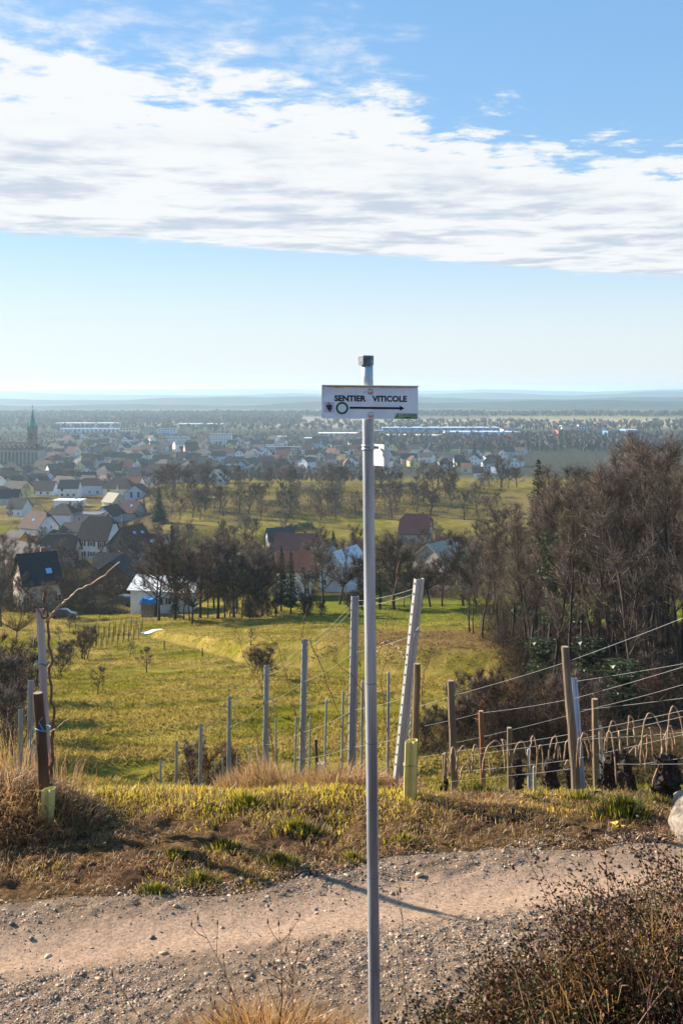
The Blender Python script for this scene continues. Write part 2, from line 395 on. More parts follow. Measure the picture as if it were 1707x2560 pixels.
SY = 4.1; S = SY / F
def sgn(px, py, dy=0.0): return Vector((PX(px, SY), SY + dy, PZ(py, SY)))
root = empty('signpost', (PX(939, SY), SY, h1(PX(939, SY), SY) - .02))
tag(root, 'galvanised steel signpost with white trail sign reading SENTIER VITICOLE', 'signpost')
inv = -root.location
def loc(p): return tuple(Vector(p) + inv)
def onpole(py): return 917.5 + (py - 890) * 18.5 / 1670
mb = MB(); pys = np.linspace(900, 2835, 40)
mb.tube([loc(sgn(onpole(p), p)) for p in pys], .0237, 28)
pole = mb.build('pole', STEEL, root, smooth=True)
bands = MB()
for py in (1706, 1855, 2020, 2190, 2420):
    bands.tube([loc(sgn(onpole(py), py)), loc(sgn(onpole(py + 2), py + 2))], .02385, 28)
bands.build('scuff_ring', pm('scuff', (.17, .18, .2), .6), pole)['kind'] = 'stuff'
cb = MB(); c0 = sgn(914.5, 913); c1 = sgn(914.5, 889); rr = 19.5 * S; ring = []
for z in (c0.z, c1.z - .003, c1.z):
    k = 1.0 if z < c1.z else .93
    ring.append([loc((c0.x + rr * k * math.cos(math.radians(a)), SY + rr * k * math.sin(math.radians(a)), z)) for a in range(-45 - 8, 315 - 8, 60)])
pts = sum(ring, []); fs = [(i*6+j, i*6+(j+1) % 6, (i+1)*6+(j+1) % 6, (i+1)*6+j) for i in range(2) for j in range(6)] + [tuple(range(6))[::-1], tuple(range(12, 18))]
MB().poly(pts, fs).build('cap', CAPM, root)
YB = -.031                                                   # front face of the board, towards the path
def bq(px, py, dy): return loc(sgn(px, py + (px - 925) * .010, YB - dy))
def slab(mbx, poly, d0, d1):
    n = len(poly); a = [bq(x, y, d1) for x, y in poly]; b = [bq(x, y, d0) for x, y in poly]
    fs = [tuple(range(n)), tuple(range(2*n-1, n-1, -1))] + [(i, n+i, n+(i+1) % n, (i+1) % n) for i in range(n)]
    mbx.poly(a + b, [f[::-1] for f in fs])
mb = MB(); slab(mb, [(806, 965), (1043, 965), (1043, 1046.5), (806, 1046.5)], -.003, 0)
slab(mb, [(805, 963.2), (1046, 963.2), (1046, 965.2), (805, 965.2)], -.003, .010)
slab(mb, [(804.6, 965.2), (806.2, 965.2), (806.2, 1046.5), (804.6, 1046.5)], -.004, .004)
board = mb.build('sign_board', WHITE, root)
def mark(name, polys, mat, d=.0012):
    mb = MB()
    for p in polys: slab(mb, p, .0002, d)
    return mb.build(name, mat, board)
def circ(cx, cy, r, n=28): return [(cx + r * math.cos(2*math.pi*i/n), cy + r * math.sin(2*math.pi*i/n)) for i in range(n)]
rg = []
for i in range(36):
    a, b = 2*math.pi*i/36, 2*math.pi*(i+1)/36
    rg.append([(855 + 15.4*math.cos(a), 1020.5 + 15.4*math.sin(a)), (855 + 15.4*math.cos(b), 1020.5 + 15.4*math.sin(b)), (855 + 10.6*math.cos(b), 1020.5 + 10.6*math.sin(b)), (855 + 10.6*math.cos(a), 1020.5 + 10.6*math.sin(a))])
mark('ring_mark', rg, GREENP)
mark('arrow_mark', [[(874, 1017), (998.5, 1017), (998.5, 1022), (874, 1022)], [(998, 1013), (1009, 1019.5), (998, 1026)]], BLACK)
mark('grape_panel', [[(811, 1006), (835.5, 1006), (835.5, 1032), (811, 1032)]], pm('lilac_panel', (.60, .60, .72), .5, .05), .0006)
gr = []
for row, (n, w) in enumerate(((4, 12), (5, 14), (4, 12), (4, 10.5), (3, 8), (2, 5), (1, 0))):
    for k in range(n): gr.append(circ(822.6 + row * .35 + (k - (n-1)/2) * (w / max(n-1, 1)) * .85, 1013.5 + row * 2.5, 1.65, 8))
mark('grape_mark', gr, pm('grape_print', (.045, .02, .035), .5, .3, 300), .0012)
mark('vine_mark', [[(822, 1008), (823, 1008), (823.2, 1013), (822, 1013)], [(818, 1009), (820, 1007.2), (826, 1008), (826, 1009), (820, 1008.6), (818.4, 1010.2)]], BLACK, .0012)
mark('club_panel', [[(985, 1031), (1042.4, 1031), (1042.4, 1039.5), (985, 1039.5)]], pm('pale_green_panel', (.55, .62, .52), .5, .06), .0006)
mark('club_panel', [[(985, 1039.5), (1042.4, 1039.5), (1042.4, 1045.3), (985, 1045.3)]], pm('leaf_green_panel', (.20, .40, .13), .5, .1), .0006)
mark('club_emblem', [[(992, 1032.6), (996, 1032.4), (994.5, 1035.5), (994.8, 1038.5), (991.5, 1041.5), (988.6, 1043), (990.2, 1039.6), (988.9, 1037.6), (991, 1036.4)]], pm('emblem_green', (.01, .16, .10), .5), .0012)
mark('rust_stain', [[(808, 965.8), (846, 965.8), (900, 965.8), (960, 965.8), (1041, 965.8), (1036, 968.3), (990, 969.4), (940, 968.0), (905, 969.6), (870, 968.2), (848, 970.2), (820, 968.2)]], RUST, .0005)
mark('scratch', [[(909, 981.5), (913, 978), (913.6, 979.4), (910, 982.3)]], BLACK, .0006)
def letter(txt, x0, x1, base, cap, name='lettering', bold=.018):
    cu = bpy.data.curves.new('t', 'FONT'); cu.body = txt; cu.offset = bold; cu.extrude = .01; cu.resolution_u = 3
    t = bpy.data.objects.new('t', cu); COL.objects.link(t); bpy.context.view_layer.update()
    me = bpy.data.meshes.new_from_object(t.evaluated_get(bpy.context.evaluated_depsgraph_get()))
    bpy.data.objects.remove(t); bpy.data.curves.remove(cu)
    n = len(me.vertices); co = np.zeros(n * 3); me.vertices.foreach_get('co', co); co = co.reshape(-1, 3)
    mn, mx = co.min(0), co.max(0); u = (co[:, 0] - mn[0]) / (mx[0] - mn[0]); v = (co[:, 1] - mn[1]) / (mx[1] - mn[1])
    px = x0 + u * (x1 - x0); py = base - v * cap
    zz = np.where(co[:, 2] > 0, .0013, .0003)
    out = np.array([bq(a, b, c) for a, b, c in zip(px, py, zz)]); me.vertices.foreach_set('co', out.ravel()); me.update(); me.name = name
    return link(name, me, BLACK, board)
letter('SENTIER', 836, 914, 1003.7, 15, bold=.034); letter('VITICOLE', 929.5, 1015.5, 1003.7, 15, bold=.034)
letter('CLUB VOSGIEN', 997.5, 1040, 1038.6, 5.2, bold=.012); letter('CERNAY', 1010, 1027, 1043.9, 3.6, bold=.012)
for px, py in ((925, 979), (926, 1036.5)):
    b = MB(); prev = [(0, 7.4), (.0016, 7.4), (.0017, 5.6), (.005, 5.4), (.0068, 3.4)]
    rings = [[bq(px + r * math.cos(2*math.pi*i/14), py - (px - 925)*.01 + r * math.sin(2*math.pi*i/14), d) for i in range(14)] for d, r in prev]
    pts = sum(rings, []); fs = [(i*14+j, i*14+(j+1) % 14, (i+1)*14+(j+1) % 14, (i+1)*14+j) for i in range(4) for j in range(14)] + [tuple(range(56, 70))]
    b.poly(pts, fs).build('bolt', BOLT, board, smooth=True)
cl = MB()
for py in (1114.5, 1122.5):
    cl.tube([loc(sgn(onpole(py), py - 3)), loc(sgn(onpole(py), py - 1)), loc(sgn(onpole(py), py + 1)), loc(sgn(onpole(py), py + 3))], [.0258, .0278, .0278, .0258], 28, cap=False)
cl.tube([loc(sgn(onpole(1118), 1112)), loc(sgn(onpole(1118), 1125))], .0252, 28, cap=False)
clamp = cl.build('clamp', STEEL, root, smooth=True)
MB().tube([loc(sgn(928.5, 1119, -.034)), loc(sgn(928.5, 1119, -.018))], .0075, 8).build('bolt', BOLT, clamp)
MB().tube([loc(sgn(930, 1118, -.006)), loc(sgn(945, 1119.5, .012))], .0058, 10).build('bracket', CAPM, clamp)
pa = sgn(931, 1138, .055); pb = sgn(978, 1138, -.045); e = (pb - pa).normalized(); nrm = Vector((-e.y, e.x, 0)); nrm = nrm if nrm.y < 0 else -nrm
def pl(px, py, d):
    t = (px - 931) / 47.0; p = pa.lerp(pb, t); p.z = PZ(py, SY); return loc(p + nrm * d)
poly = [(926, 1112), (963, 1111), (978.5, 1138), (963, 1165), (926, 1166)]
n = 5; a = [pl(x, y, .0015) for x, y in poly]; b = [pl(x, y, -.0015) for x, y in poly]
MB().poly(a + b, [tuple(range(n)), tuple(range(2*n-1, n-1, -1))] + [(i, n+i, n+(i+1) % n, (i+1) % n) for i in range(n)]).build('arrow_plate', PLATE, root)

# ------------------------------------------------------------------ vineyard: posts, stakes, wires, vines
WOOD = pm('grey_brown_wood', (.20, .145, .095), .85, .35, 6, .6, stretch=(1, 1, .12), bscale=40)
DWOOD = pm('dark_wood', (.10, .055, .032), .85, .35, 6, .6, stretch=(1, 1, .12), bscale=40)
WIRE = pm('bright_wire', (.42, .42, .41), .35, .1, 9, metal=.35, spec=.6)
CANE = pm('pale_cane', (.38, .245, .15), .55, .3, 20, .2)
SHOOT = pm('red_brown_shoot', (.20, .085, .05), .6, .3, 20)
VBARK = pm('vine_bark', (.045, .032, .024), .95, .5, 18, 1.0, bscale=60)
GUARD = pm('yellow_guard', (.66, .55, .19), .5, .12, 6, .05)
WGUARD = pm('white_guard', (.72, .70, .66), .5, .1, 6)
BLUE = pm('blue_twine', (.08, .30, .55), .6, .2, 30)

def cpost(px0, py0, px1, Y0, height, width, label, group=None, rz=.35, Yb=None, hooks=True, mat=None):
    """C-section steel post: top seen at (px0, py0), foot under px1"""
    top = Vector((PX(px0, Y0), Y0, PZ(py0, Y0))); Yb = Yb or Y0
    fx = PX(px1, Yb); foot = Vector((fx, Yb, h1(fx, Yb) - .15)); r = empty('steel_post', (fx, Yb, h1(fx, Yb)), 0)
    ax = top - foot; L = ax.length; w = width; d = width * .62; l = width * .22; t = max(.004, width * .06)
    sec = [(-w/2, d/2 - l), (-w/2, -d/2), (-w*.2, -d/2), (-w*.12, -d/2 + t*2), (w*.12, -d/2 + t*2), (w*.2, -d/2), (w/2, -d/2), (w/2, d/2 - l),
           (w/2 - t, d/2 - l), (w/2 - t, -d/2 + t), (w*.2, -d/2 + t), (w*.12, -d/2 + t*3), (-w*.12, -d/2 + t*3), (-w*.2, -d/2 + t), (-w/2 + t, -d/2 + t), (-w/2 + t, d/2 - l)]
    q = Vector((0, 0, 1)).rotation_difference(ax.normalized()); c, s_ = math.cos(rz), math.sin(rz)
    def P3(x, y, z): return tuple(q @ Vector((x*c - y*s_, x*s_ + y*c, z)) + foot - r.location)
    n = len(sec); pts = [P3(x, y, z) for z in (0, L) for x, y in sec]
    fs = [(i, (i+1) % n, n + (i+1) % n, n + i) for i in range(n)]
    for i in range(n // 2 - 1): fs.append((i + n, i+1 + n, n-2-i + n, n-1-i + n))
    MB().poly(pts, fs).build('post_profile', mat or POSTSTEEL, r)
    if hooks:
        hk = MB(); z = L - .06
        while z > .35:
            for sd in (-1, 1):
                x = sd * w / 2
                hk.poly([P3(x, -d*.2, z), P3(x + sd*.007, -d*.2, z + .012), P3(x + sd*.009, -d*.2, z + .03), P3(x + sd*.001, -d*.2, z + .02),
                         P3(x, -d*.02, z), P3(x + sd*.007, -d*.02, z + .012), P3(x + sd*.009, -d*.02, z + .03), P3(x + sd*.001, -d*.02, z + .02)],
                        [(0,1,2,3), (7,6,5,4), (0,4,5,1), (1,5,6,2), (2,6,7,3), (3,7,4,0)])
            z -= .10 if width > .07 else .16
        hk.build('wire_hook', mat or POSTSTEEL, r)['kind'] = 'stuff'
    return tag(r, label, 'post', group)
def wpost(px0, py0, px1, Y0, rad, label, mat=None, group=None, name='wooden_post', Yb=None, n=10):
    Yb = Yb or Y0; fx = PX(px1, Yb); g = h1(fx, Yb); top = Vector((PX(px0, Y0), Y0, PZ(py0, Y0))); foot = Vector((fx, Yb, g - .15))
    r = empty(name, (fx, Yb, g)); pts = []; rd = []
    for i in range(9):
        t = i / 8; p = foot.lerp(top, t) + Vector((random.uniform(-1, 1), random.uniform(-1, 1), 0)) * rad * .12
        pts.append(tuple(p - r.location)); rd.append(rad * (1.06 - .12 * t) * random.uniform(.97, 1.03))
    body = MB().tube(pts, rd, n).build('stake_shaft', mat or WOOD, r, smooth=False)
    cap = MB().tube([tuple(Vector(pts[-1]) + Vector((0, 0, .0015))), tuple(Vector(pts[-1]) + Vector((0, 0, .004)))], rd[-1] * .9, n).build('sawn_end', pm('sawn_wood', (.32, .24, .16), .85, .2, 30), r)
    return tag(r, label, 'post', group)
def wire(ptsYZ, label, group='trellis wires', rad=.0019, sag=.02, name='trellis_wire'):
    """ptsYZ: list of (px, py, Y) along the wire"""
    P3 = [Vector((PX(a, Yw), Yw, PZ(b, Yw))) for a, b, Yw in ptsYZ]; pts = []
    for a, b in zip(P3[:-1], P3[1:]):
        for k in range(6):
            t = k / 6; p = a.lerp(b, t); p.z -= sag * 4 * t * (1 - t) * min(1, (b - a).length / 4); pts.append(p)
    pts.append(P3[-1]); o0 = pts[0]
    o = MB().tube([tuple(p - o0) for p in pts], rad, 4).build(name, WIRE, None, loc=o0)
    return tag(o, label, 'wire', group)

# end post, leaning, and the row running down the slope to the left
cpost(1046, 1446, 985, 9.55, 2.1, .098, 'broad leaning galvanised end post beside the yellow tree guard', rz=.55, Yb=9.75, mat=pm('pale_zinc', (.46, .45, .43), .5, .15, 7, .1, metal=.2, spec=.5, stretch=(1, 1, .2)))
row = [(887, 1490, 876, 10.6, .080), (762, 1597, 752, 12.8, .074), (667, 1662, 660, 15.1, .072), (574, 1740, 570, 18.4, .070), (503, 1808, 499, 22.1, .070), (442, 1852, 440, 26.7, .070), (402, 1900, 401, 30.9, .07), (360, 1952, 359, 37.0, .075), (329, 1990, 328, 42.0, .08)]
ordn = ['first and tallest', 'second', 'third', 'fourth', 'fifth', 'sixth', 'seventh', 'eighth', 'ninth']
for i, (a, b, c, Yp, w) in enumerate(row):
    cpost(a, b, c, Yp, 2.1, w, f'{ordn[i]} grey steel vineyard post counting down the slope from the signpost', 'steel row posts left of the signpost', rz=.25, hooks=i < 5)
thin = [(971, 1676, 968), (906, 1700, 902), (858, 1724, 852), (816, 1747, 809), (776, 1792, 770), (741, 1790, 734), (689, 1794, 693), (671, 1825, 669), (645, 1860, 645), (624, 1865, 623), (593, 1890, 593), (577, 1890, 576), (557, 1893, 556), (538, 1900, 538), (512, 1915, 513), (470, 1930, 470), (455, 1948, 455)]
places = ['right of the signpost pole, nearest the leaning end post', 'just behind the left edge of the signpost pole', 'right of the tallest steel post', 'left of the tallest steel post, above the white guard', 'right of the second steel post', 'left of the second steel post', 'right of the third steel post', 'touching the third steel post']
for i, (a, b, c) in enumerate(thin):
    Yp = 11.0 * (971 - 150) / (a - 150)
    fx = PX(c, Yp); g = h1(fx, Yp); top = (PX(a, Yp), Yp, PZ(b, Yp)); mbx = MB()
    mbx.tube([(0, 0, -.1), tuple((Vector(top) - Vector((fx, Yp, g))) * .98), tuple(Vector(top) - Vector((fx, Yp, g)))], [.0165, .015, .004], 6)
    o = mbx.build('vine_stake', POSTSTEEL, None, loc=(fx, Yp, g))
    tag(o, 'thin steel vine stake ' + places[i] if i < len(places) else 'thin short steel vine stake low on the slope left of the fourth steel post', 'stake', 'thin steel vine stakes')
wpost(790, 1848, 795, 13.3, .022, 'short dark wooden stake beside the white tree guard', DWOOD, name='wooden_stake')
wpost(1043, 1660, 1030, 9.2, .033, 'brown wooden stake standing in the yellow tree guard', pm('brown_stake', (.16, .10, .05), .85, .3, 6, .5, stretch=(1, 1, .12)), name='wooden_stake', Yb=9.02)
# left end of the next row
cpost(101, 1521, 124, 8.9, 1.9, .066, 'tall galvanised post behind the dark wooden stake at the left edge', rz=.25, Yb=8.95, mat=MATS['pale_zinc'])
wpost(97, 1733, 116, 8.55, .046, 'thick dark wooden stake tied with blue twine, in the cut guard', DWOOD, name='wooden_stake')
lefts = [(78, 1700, 76, 12.6, .07), (53, 1772, 52, 14.8, .07), (70, 1860, 68, 18.5, .06), (89, 1868, 88, 19.5, .06), (40, 1890, 40, 20.5, .06), (62, 1930, 62, 26, .07)]
for i, (a, b, c, Yp, w) in enumerate(lefts):
    cpost(a, b, c, Yp, 2, w, ['tall grey post just left of the blue-tied stake', 'grey post half hidden by dry stalks at the left edge'][i] if i < 2 else 'far small grey post down the row at the left edge', 'posts of the left-hand row', hooks=False)
# right-hand plot
wpost(1412, 1617, 1443, 10.0, .043, 'tall grey wooden post leaning beside the galvanised post in the right plot', WOOD, Yb=9.8)
cpost(1433, 1694, 1458, 10.2, 1.5, .062, 'galvanised post with shining notched edge leaning by the tall wooden post', rz=.2, Yb=9.9, mat=pm('blue_zinc', (.36, .41, .48), .38, .2, 7, .1, metal=.45, spec=.5, stretch=(1, 1, .2)))
wpost(1127, 1702, 1137, 11.3, .044, 'leftmost grey wooden post of the right plot, near the shrubs', WOOD)
wpost(1201, 1778, 1210, 12.6, .036, 'reddish wooden post second from the left in the right plot', pm('reddish_wood', (.24, .11, .05), .85, .3, 6, .5, stretch=(1, 1, .12)))
wpost(1272, 1820, 1274, 13.2, .036, 'short grey wooden post third from the left in the right plot', WOOD)
wpost(1485, 1748, 1492, 12.2, .045, 'short grey wooden post behind the bushy vine stump', WOOD)
wpost(1110, 1885, 1112, 12.0, .028, 'small grey stake low at the left of the right plot', WOOD, name='wooden_stake')
for a, b, c, Yp in ((1500, 1815, 1503, 12.6), (1321, 1872, 1324, 11.2), (1535, 1912, 1537, 9.9), (1512, 1868, 1514, 13.8), (1335, 1915, 1336, 12.5)):
    fx = PX(c, Yp); g = h1(fx, Yp); top = Vector((PX(a, Yp), Yp, PZ(b, Yp))) - Vector((fx, Yp, g))
    o = MB().tube([(0, 0, -.1), tuple(top * .97), tuple(top)], [.024, .022, .016], 6).build('vine_stake', MATS['blue_zinc'], None, loc=(fx, Yp, g))
    tag(o, 'short round galvanised stake between the vine stumps on the right', 'stake', 'short galvanised stakes between the stumps')

# tree guards: open-topped tubes with a folded flange
def guard(px, py0, py1, Y, wpx, mat, label, lean=0.0, cut=True):
    w = wpx / F * Y / 2; zt = PZ(py0, Y); zb = PZ(py1, Y); x = PX(px, Y); r = empty('tree_guard', (x, Y, zb)); hgt = zt - zb
    sec = [(-1, .1), (-.96, -.5), (-.45, -.62), (-.12, -.25), (.05, -.3), (.35, -.7), (.9, -.6), (1, 0), (.85, .6), (0, .9), (-.85, .6)]
    n = len(sec); zs = [0, hgt * .12, hgt * .5, hgt]; pts = []
    for sc in (1.0, .93):
        for z in zs:
            k = (.55 + .45 * min(1, z / (hgt * .12 + 1e-6))) if cut else 1.0
            pts += [(sc * k * w * sx + lean * z, sc * k * w * sy, z + (0.02 * w * 10 * sx if z == hgt else 0)) for sx, sy in sec]
    m = len(zs); fs = []
    for s_ in range(2):
        for i in range(m - 1):
            for j in range(n):
                f = (s_*m*n + i*n + j, s_*m*n + i*n + (j+1) % n, s_*m*n + (i+1)*n + (j+1) % n, s_*m*n + (i+1)*n + j)
                fs.append(f if s_ == 0 else f[::-1])
    for j in range(n): fs.append(((m-1)*n + j, (m-1)*n + (j+1) % n, m*n + (m-1)*n + (j+1) % n, m*n + (m-1)*n + j))
    MB().poly(pts, fs).build('sleeve', mat, r)
    MB().box(-w * 1.0, w * .95, -w * .70, w * .9, hgt * .62, hgt * .62 + .004).build('tie_band', pm('guard_tie', (.35, .30, .12), .6), r)
    tag(r, label, 'tree guard')
guard(1023, 1852, 2012, 8.95, 31, GUARD, 'tall yellow plastic tree guard leaning against the brown stake', .03)
guard(118, 1972, 2070, 8.40, 33, pm('dull_yellow_guard', (.58, .54, .20), .5, .12, 6, .05), 'dull yellow guard around the foot of the dark blue-tied stake', .05, False)
guard(808, 1907, 1985, 12.9, 18, WGUARD, 'small white plastic guard low on the slope left of the pole', -.08)
guard(689, 1945, 1998, 11.6, 18, pm('cream_guard', (.70, .62, .36), .5, .12, 6), 'cream guard half buried in dry grass left of the white one')
# blue twine on the dark stake
tw = MB(); z0 = PZ(1826, 8.5); x0 = PX(104, 8.5); pts = [(x0 + .062 * math.cos(t), 8.55 + .062 * math.sin(t), z0 + .008 * math.sin(2 * t)) for t in np.linspace(0, 4 * math.pi, 30)]
tw.tube(pts, .005, 5); tw.tube([(x0 - .05, 8.49, z0), (x0 - .09, 8.47, z0 - .05), (x0 - .075, 8.47, z0 - .13), (x0 - .10, 8.46, z0 - .17)], .004, 4); tw.tube([(x0 + .03, 8.48, z0), (x0 - .01, 8.46, z0 + .08), (x0 + .02, 8.47, z0 + .12)], .004, 4)
tag(tw.build('twine', BLUE, None), 'blue twine knotted around the thick dark wooden stake', 'twine')
tw = MB(); z0 = PZ(1658, 8.9); x0 = PX(105, 8.9); pts = [(x0 + .058 * math.cos(t), 8.9 + .05 * math.sin(t), z0 + .012 * math.sin(3 * t)) for t in np.linspace(0, 4 * math.pi, 30)]
tw.tube(pts, .006, 5); tw.tube([(x0 - .04, 8.86, z0), (x0 - .05, 8.85, z0 - .06)], .006, 4)
tag(tw.build('twine', pm('dull_blue_twine', (.10, .20, .28), .6), None), 'dull blue tie high on the tall galvanised post at left', 'twine')

# wires
wire([(1707 + 160, 1480, 8.3), (1412, 1656, 10.0), (1128, 1740, 11.3), (1040, 1768, 11.9)], 'topmost wire of the right plot, crossing the tall wooden post')
wire([(1870, 1628, 8.4), (1433, 1704, 10.2)], 'wire leading right from the head of the notched galvanised post')
wire([(1870, 1615, 8.3), (1438, 1745, 10.1), (1203, 1782, 12.6), (1060, 1815, 13.5)], 'second long wire of the right plot, under the post head')
wire([(1870, 1660, 8.4), (1485, 1770, 12.2), (1272, 1826, 13.2), (1120, 1860, 14)], 'wire crossing the short grey post behind the bushy stump')
wire([(1870, 1722, 8.6), (1450, 1775, 10.1)], 'thin wire running right from the middle of the notched post')
wire([(1870, 1738, 8.4), (1420, 1836, 10.0), (1128, 1880, 11.3), (1050, 1893, 11.8)], 'wire carrying the tops of the arched canes')
wire([(1870, 1752, 8.5), (1425, 1852, 10.1), (1128, 1892, 11.4)], 'wire just below the arch-top wire in the right plot')
wire([(1870, 1795, 8.5), (1425, 1900, 10.0), (1128, 1930, 11.3)], 'wire at mid height of the arched canes')
wire([(1870, 1812, 8.6), (1500, 1845, 12), (1425, 1850, 12.6)], 'wire between the upper and lower arches on the right')
wire([(1870, 1868, 8.5), (1490, 1925, 9.8), (1425, 1922, 9.9), (1290, 1937, 10.6), (1107, 1955, 11.3)], 'lowest wire, passing in front of the vine stumps')
wire([(1870, 1906, 8.5), (1540, 1910, 9.4)], 'short low wire behind the broad vine stump')
def zrow(i, dpy=0): a, b, c, Yp, w = row[i]; return (a, b + 12 + dpy, Yp)
wire([(1038, 1470, 9.55)] + [zrow(i) for i in range(7)], 'top wire over the steel posts left of the signpost', sag=.08)
wire([(1036, 1484, 9.56)] + [zrow(i, 14) for i in range(7)], 'twin wire just under the top wire on the steel row', sag=.08)
wire([(1022, 1592, 9.6), (883, 1632, 10.6), (758, 1705, 12.8), (664, 1757, 15.1), (572, 1818, 18.4)], 'wire halfway up the steel row posts', sag=.05)
wire([(1008, 1745, 9.65), (880, 1775, 10.6), (756, 1830, 12.8), (662, 1862, 15.1)], 'lower middle wire of the steel row', sag=.05)
wire([(1000, 1845, 9.7), (878, 1868, 10.6), (754, 1898, 12.8)], 'low wire of the steel row beside the end post', sag=.03)
wire([(1075, 1944, 9.9), (990, 1943, 9.7), (925, 1940, 9.9)], 'lowest wire crossing the foot of the leaning end post')
ch = MB(); pts = []
for k in range(60):
    t = k / 59; px = 1044 - 22 * t; py = 1470 + 380 * t; Yc = 9.47; pts.append((PX(px, Yc) + .006 * math.sin(k * 2.2), Yc + .006 * math.cos(k * 2.2), PZ(py, Yc)))
tag(ch.tube(pts, .0035, 4).build('anchor_chain', WIRE), 'thin twisted tension wire hanging down the leaning end post', 'wire')
ht = MB(); p = lambda a, b, d=0: (PX(a, 9.47), 9.47 + d, PZ(b, 9.47))
ht.tube([p(1036, 1580), p(1052, 1579)], .008, 6); ht.tube([p(1038, 1580), p(1036, 1590), p(1039, 1597), p(1043, 1594)], .005, 6); ht.tube([p(1040, 1578), p(1046, 1568), p(1050, 1580)], .005, 6)
tag(ht.build('wire_tensioner', POSTSTEEL), 'small wire tensioner clipped to the leaning end post', 'tensioner')

# shoots: thin red-brown canes climbing between the steel posts
shoots = [((700, 1955, 12.0), (668, 1800, 12), (655, 1720, 12), (610, 1640, 12), (585, 1560, 12)), ((760, 1970, 11.5), (757, 1850, 11.5), (720, 1700, 11.5), (690, 1610, 11.5), (655, 1572, 11.5)),
    ((660, 1970, 13), (640, 1830, 13), (590, 1790, 13), (560, 1780, 13)), ((755, 1610, 12.6), (758, 1560, 12.6), (770, 1510, 12.6)), ((985, 1960, 9.9), (960, 1800, 10), (950, 1700, 10), (975, 1600, 10), (1000, 1500, 10)),
    ((775, 1600, 12), (810, 1680, 12), (850, 1790, 12), (858, 1850, 12)), ((935, 1900, 10.3), (905, 1730, 10.3), (880, 1690, 10.3), (830, 1650, 10.3)), ((1052, 1760, 9.7), (1060, 1680, 9.7), (1085, 1620, 9.7), (1120, 1595, 9.7)),
    ((870, 1960, 10.9), (885, 1840, 10.9), (900, 1700, 10.9)), ((945, 1600, 9.9), (960, 1560, 9.9), (985, 1470, 9.9), (1000, 1400, 9.9)), ((690, 1960, 13.5), (680, 1850, 13.5), (672, 1780, 13.5), (684, 1740, 13.5)), ((830, 1970, 12), (850, 1900, 12), (870, 1830, 12), (880, 1780, 12))]
for i, pl_ in enumerate(shoots):
    P3 = [Vector((PX(a, Yc), Yc, PZ(b, Yc))) for a, b, Yc in pl_]; pts = []
    for k in range(len(P3) - 1):
        for t in np.linspace(0, 1, 5)[:-1]: pts.append(P3[k].lerp(P3[k+1], t) + Vector((random.gauss(0, .008), random.gauss(0, .01), random.gauss(0, .006))))
    pts.append(P3[-1]); mbx = MB().tube(pts, [.0062 - .004 * k / len(pts) for k in range(len(pts))], 5)
    for k in range(2, len(pts) - 1, 2): mbx.tube([pts[k], pts[k] + Vector((random.choice((-1, 1)) * .02, 0, .02))], [.005, .002], 4)
    tag(mbx.build('vine_shoot', SHOOT), 'thin red-brown vine shoot arching between the steel posts', 'vine shoot', 'bare shoots among the steel posts')
def cane_path(ctrl, r0, r1, mat, name, label, cat, group=None, jit=.006, parent=None):
    P3 = [Vector((PX(a, Yc), Yc, PZ(b, Yc))) for a, b, Yc in ctrl]; pts = []
    for k in range(len(P3) - 1):
        for t in np.linspace(0, 1, 7)[:-1]: pts.append(P3[k].lerp(P3[k+1], t) + Vector((random.gauss(0, jit), random.gauss(0, jit), random.gauss(0, jit))))
    pts.append(P3[-1]); n = len(pts)
    mbx = MB().tube(pts, [(r0 + (r1 - r0) * k / n) * (1.25 if k % 5 == 0 else 1) for k in range(n)], 6)
    o = mbx.build(name, mat); return tag(o, label, cat, group) if label else o
cane_path([(118, 1555, 8.85), (135, 1530, 8.8), (165, 1500, 8.75), (205, 1470, 8.7), (240, 1455, 8.7), (300, 1405, 8.65)], .012, .004, CANE, 'vine_cane', 'long pale cane reaching right from the head of the left post', 'vine cane')
cane_path([(130, 2000, 8.75), (128, 1900, 8.8), (138, 1800, 8.8), (128, 1700, 8.82), (122, 1600, 8.84), (118, 1545, 8.85), (112, 1480, 8.85)], .016, .008, pm('brown_cane', (.17, .08, .05), .7, .3, 20), 'vine_cane', 'brown vine cane climbing the tall galvanised post at left', 'vine cane', jit=.01)
cane_path([(113, 1545, 8.85), (90, 1520, 8.85), (70, 1480, 8.85), (35, 1450, 8.85)], .009, .004, MATS['brown_cane'], 'vine_cane', 'brown cane reaching left from the head of the left post', 'vine cane')
cane_path([(113, 1535, 8.85), (110, 1490, 8.85), (120, 1480, 8.85)], .008, .004, MATS['brown_cane'], 'vine_cane', 'short forked cane standing above the left post', 'vine cane')
cane_path([(128, 1830, 8.75), (150, 1815, 8.7), (172, 1797, 8.7)], .006, .003, CANE, 'vine_cane', 'short pale twig pointing right below the blue twine', 'vine cane')
cane_path([(1011, 1645, 9.6), (995, 1620, 9.7), (975, 1605, 9.8), (960, 1603, 9.8), (945, 1625, 9.9), (940, 1640, 10)], .010, .005, CANE, 'vine_cane', 'pale hooked cane joined to the leaning end post', 'vine cane')
cane_path([(690, 1790, 13), (685, 1765, 13), (680, 1748, 13), (683, 1740, 13)], .009, .004, CANE, 'vine_cane', 'pale cane tip on the stake beside the third steel post', 'vine cane')

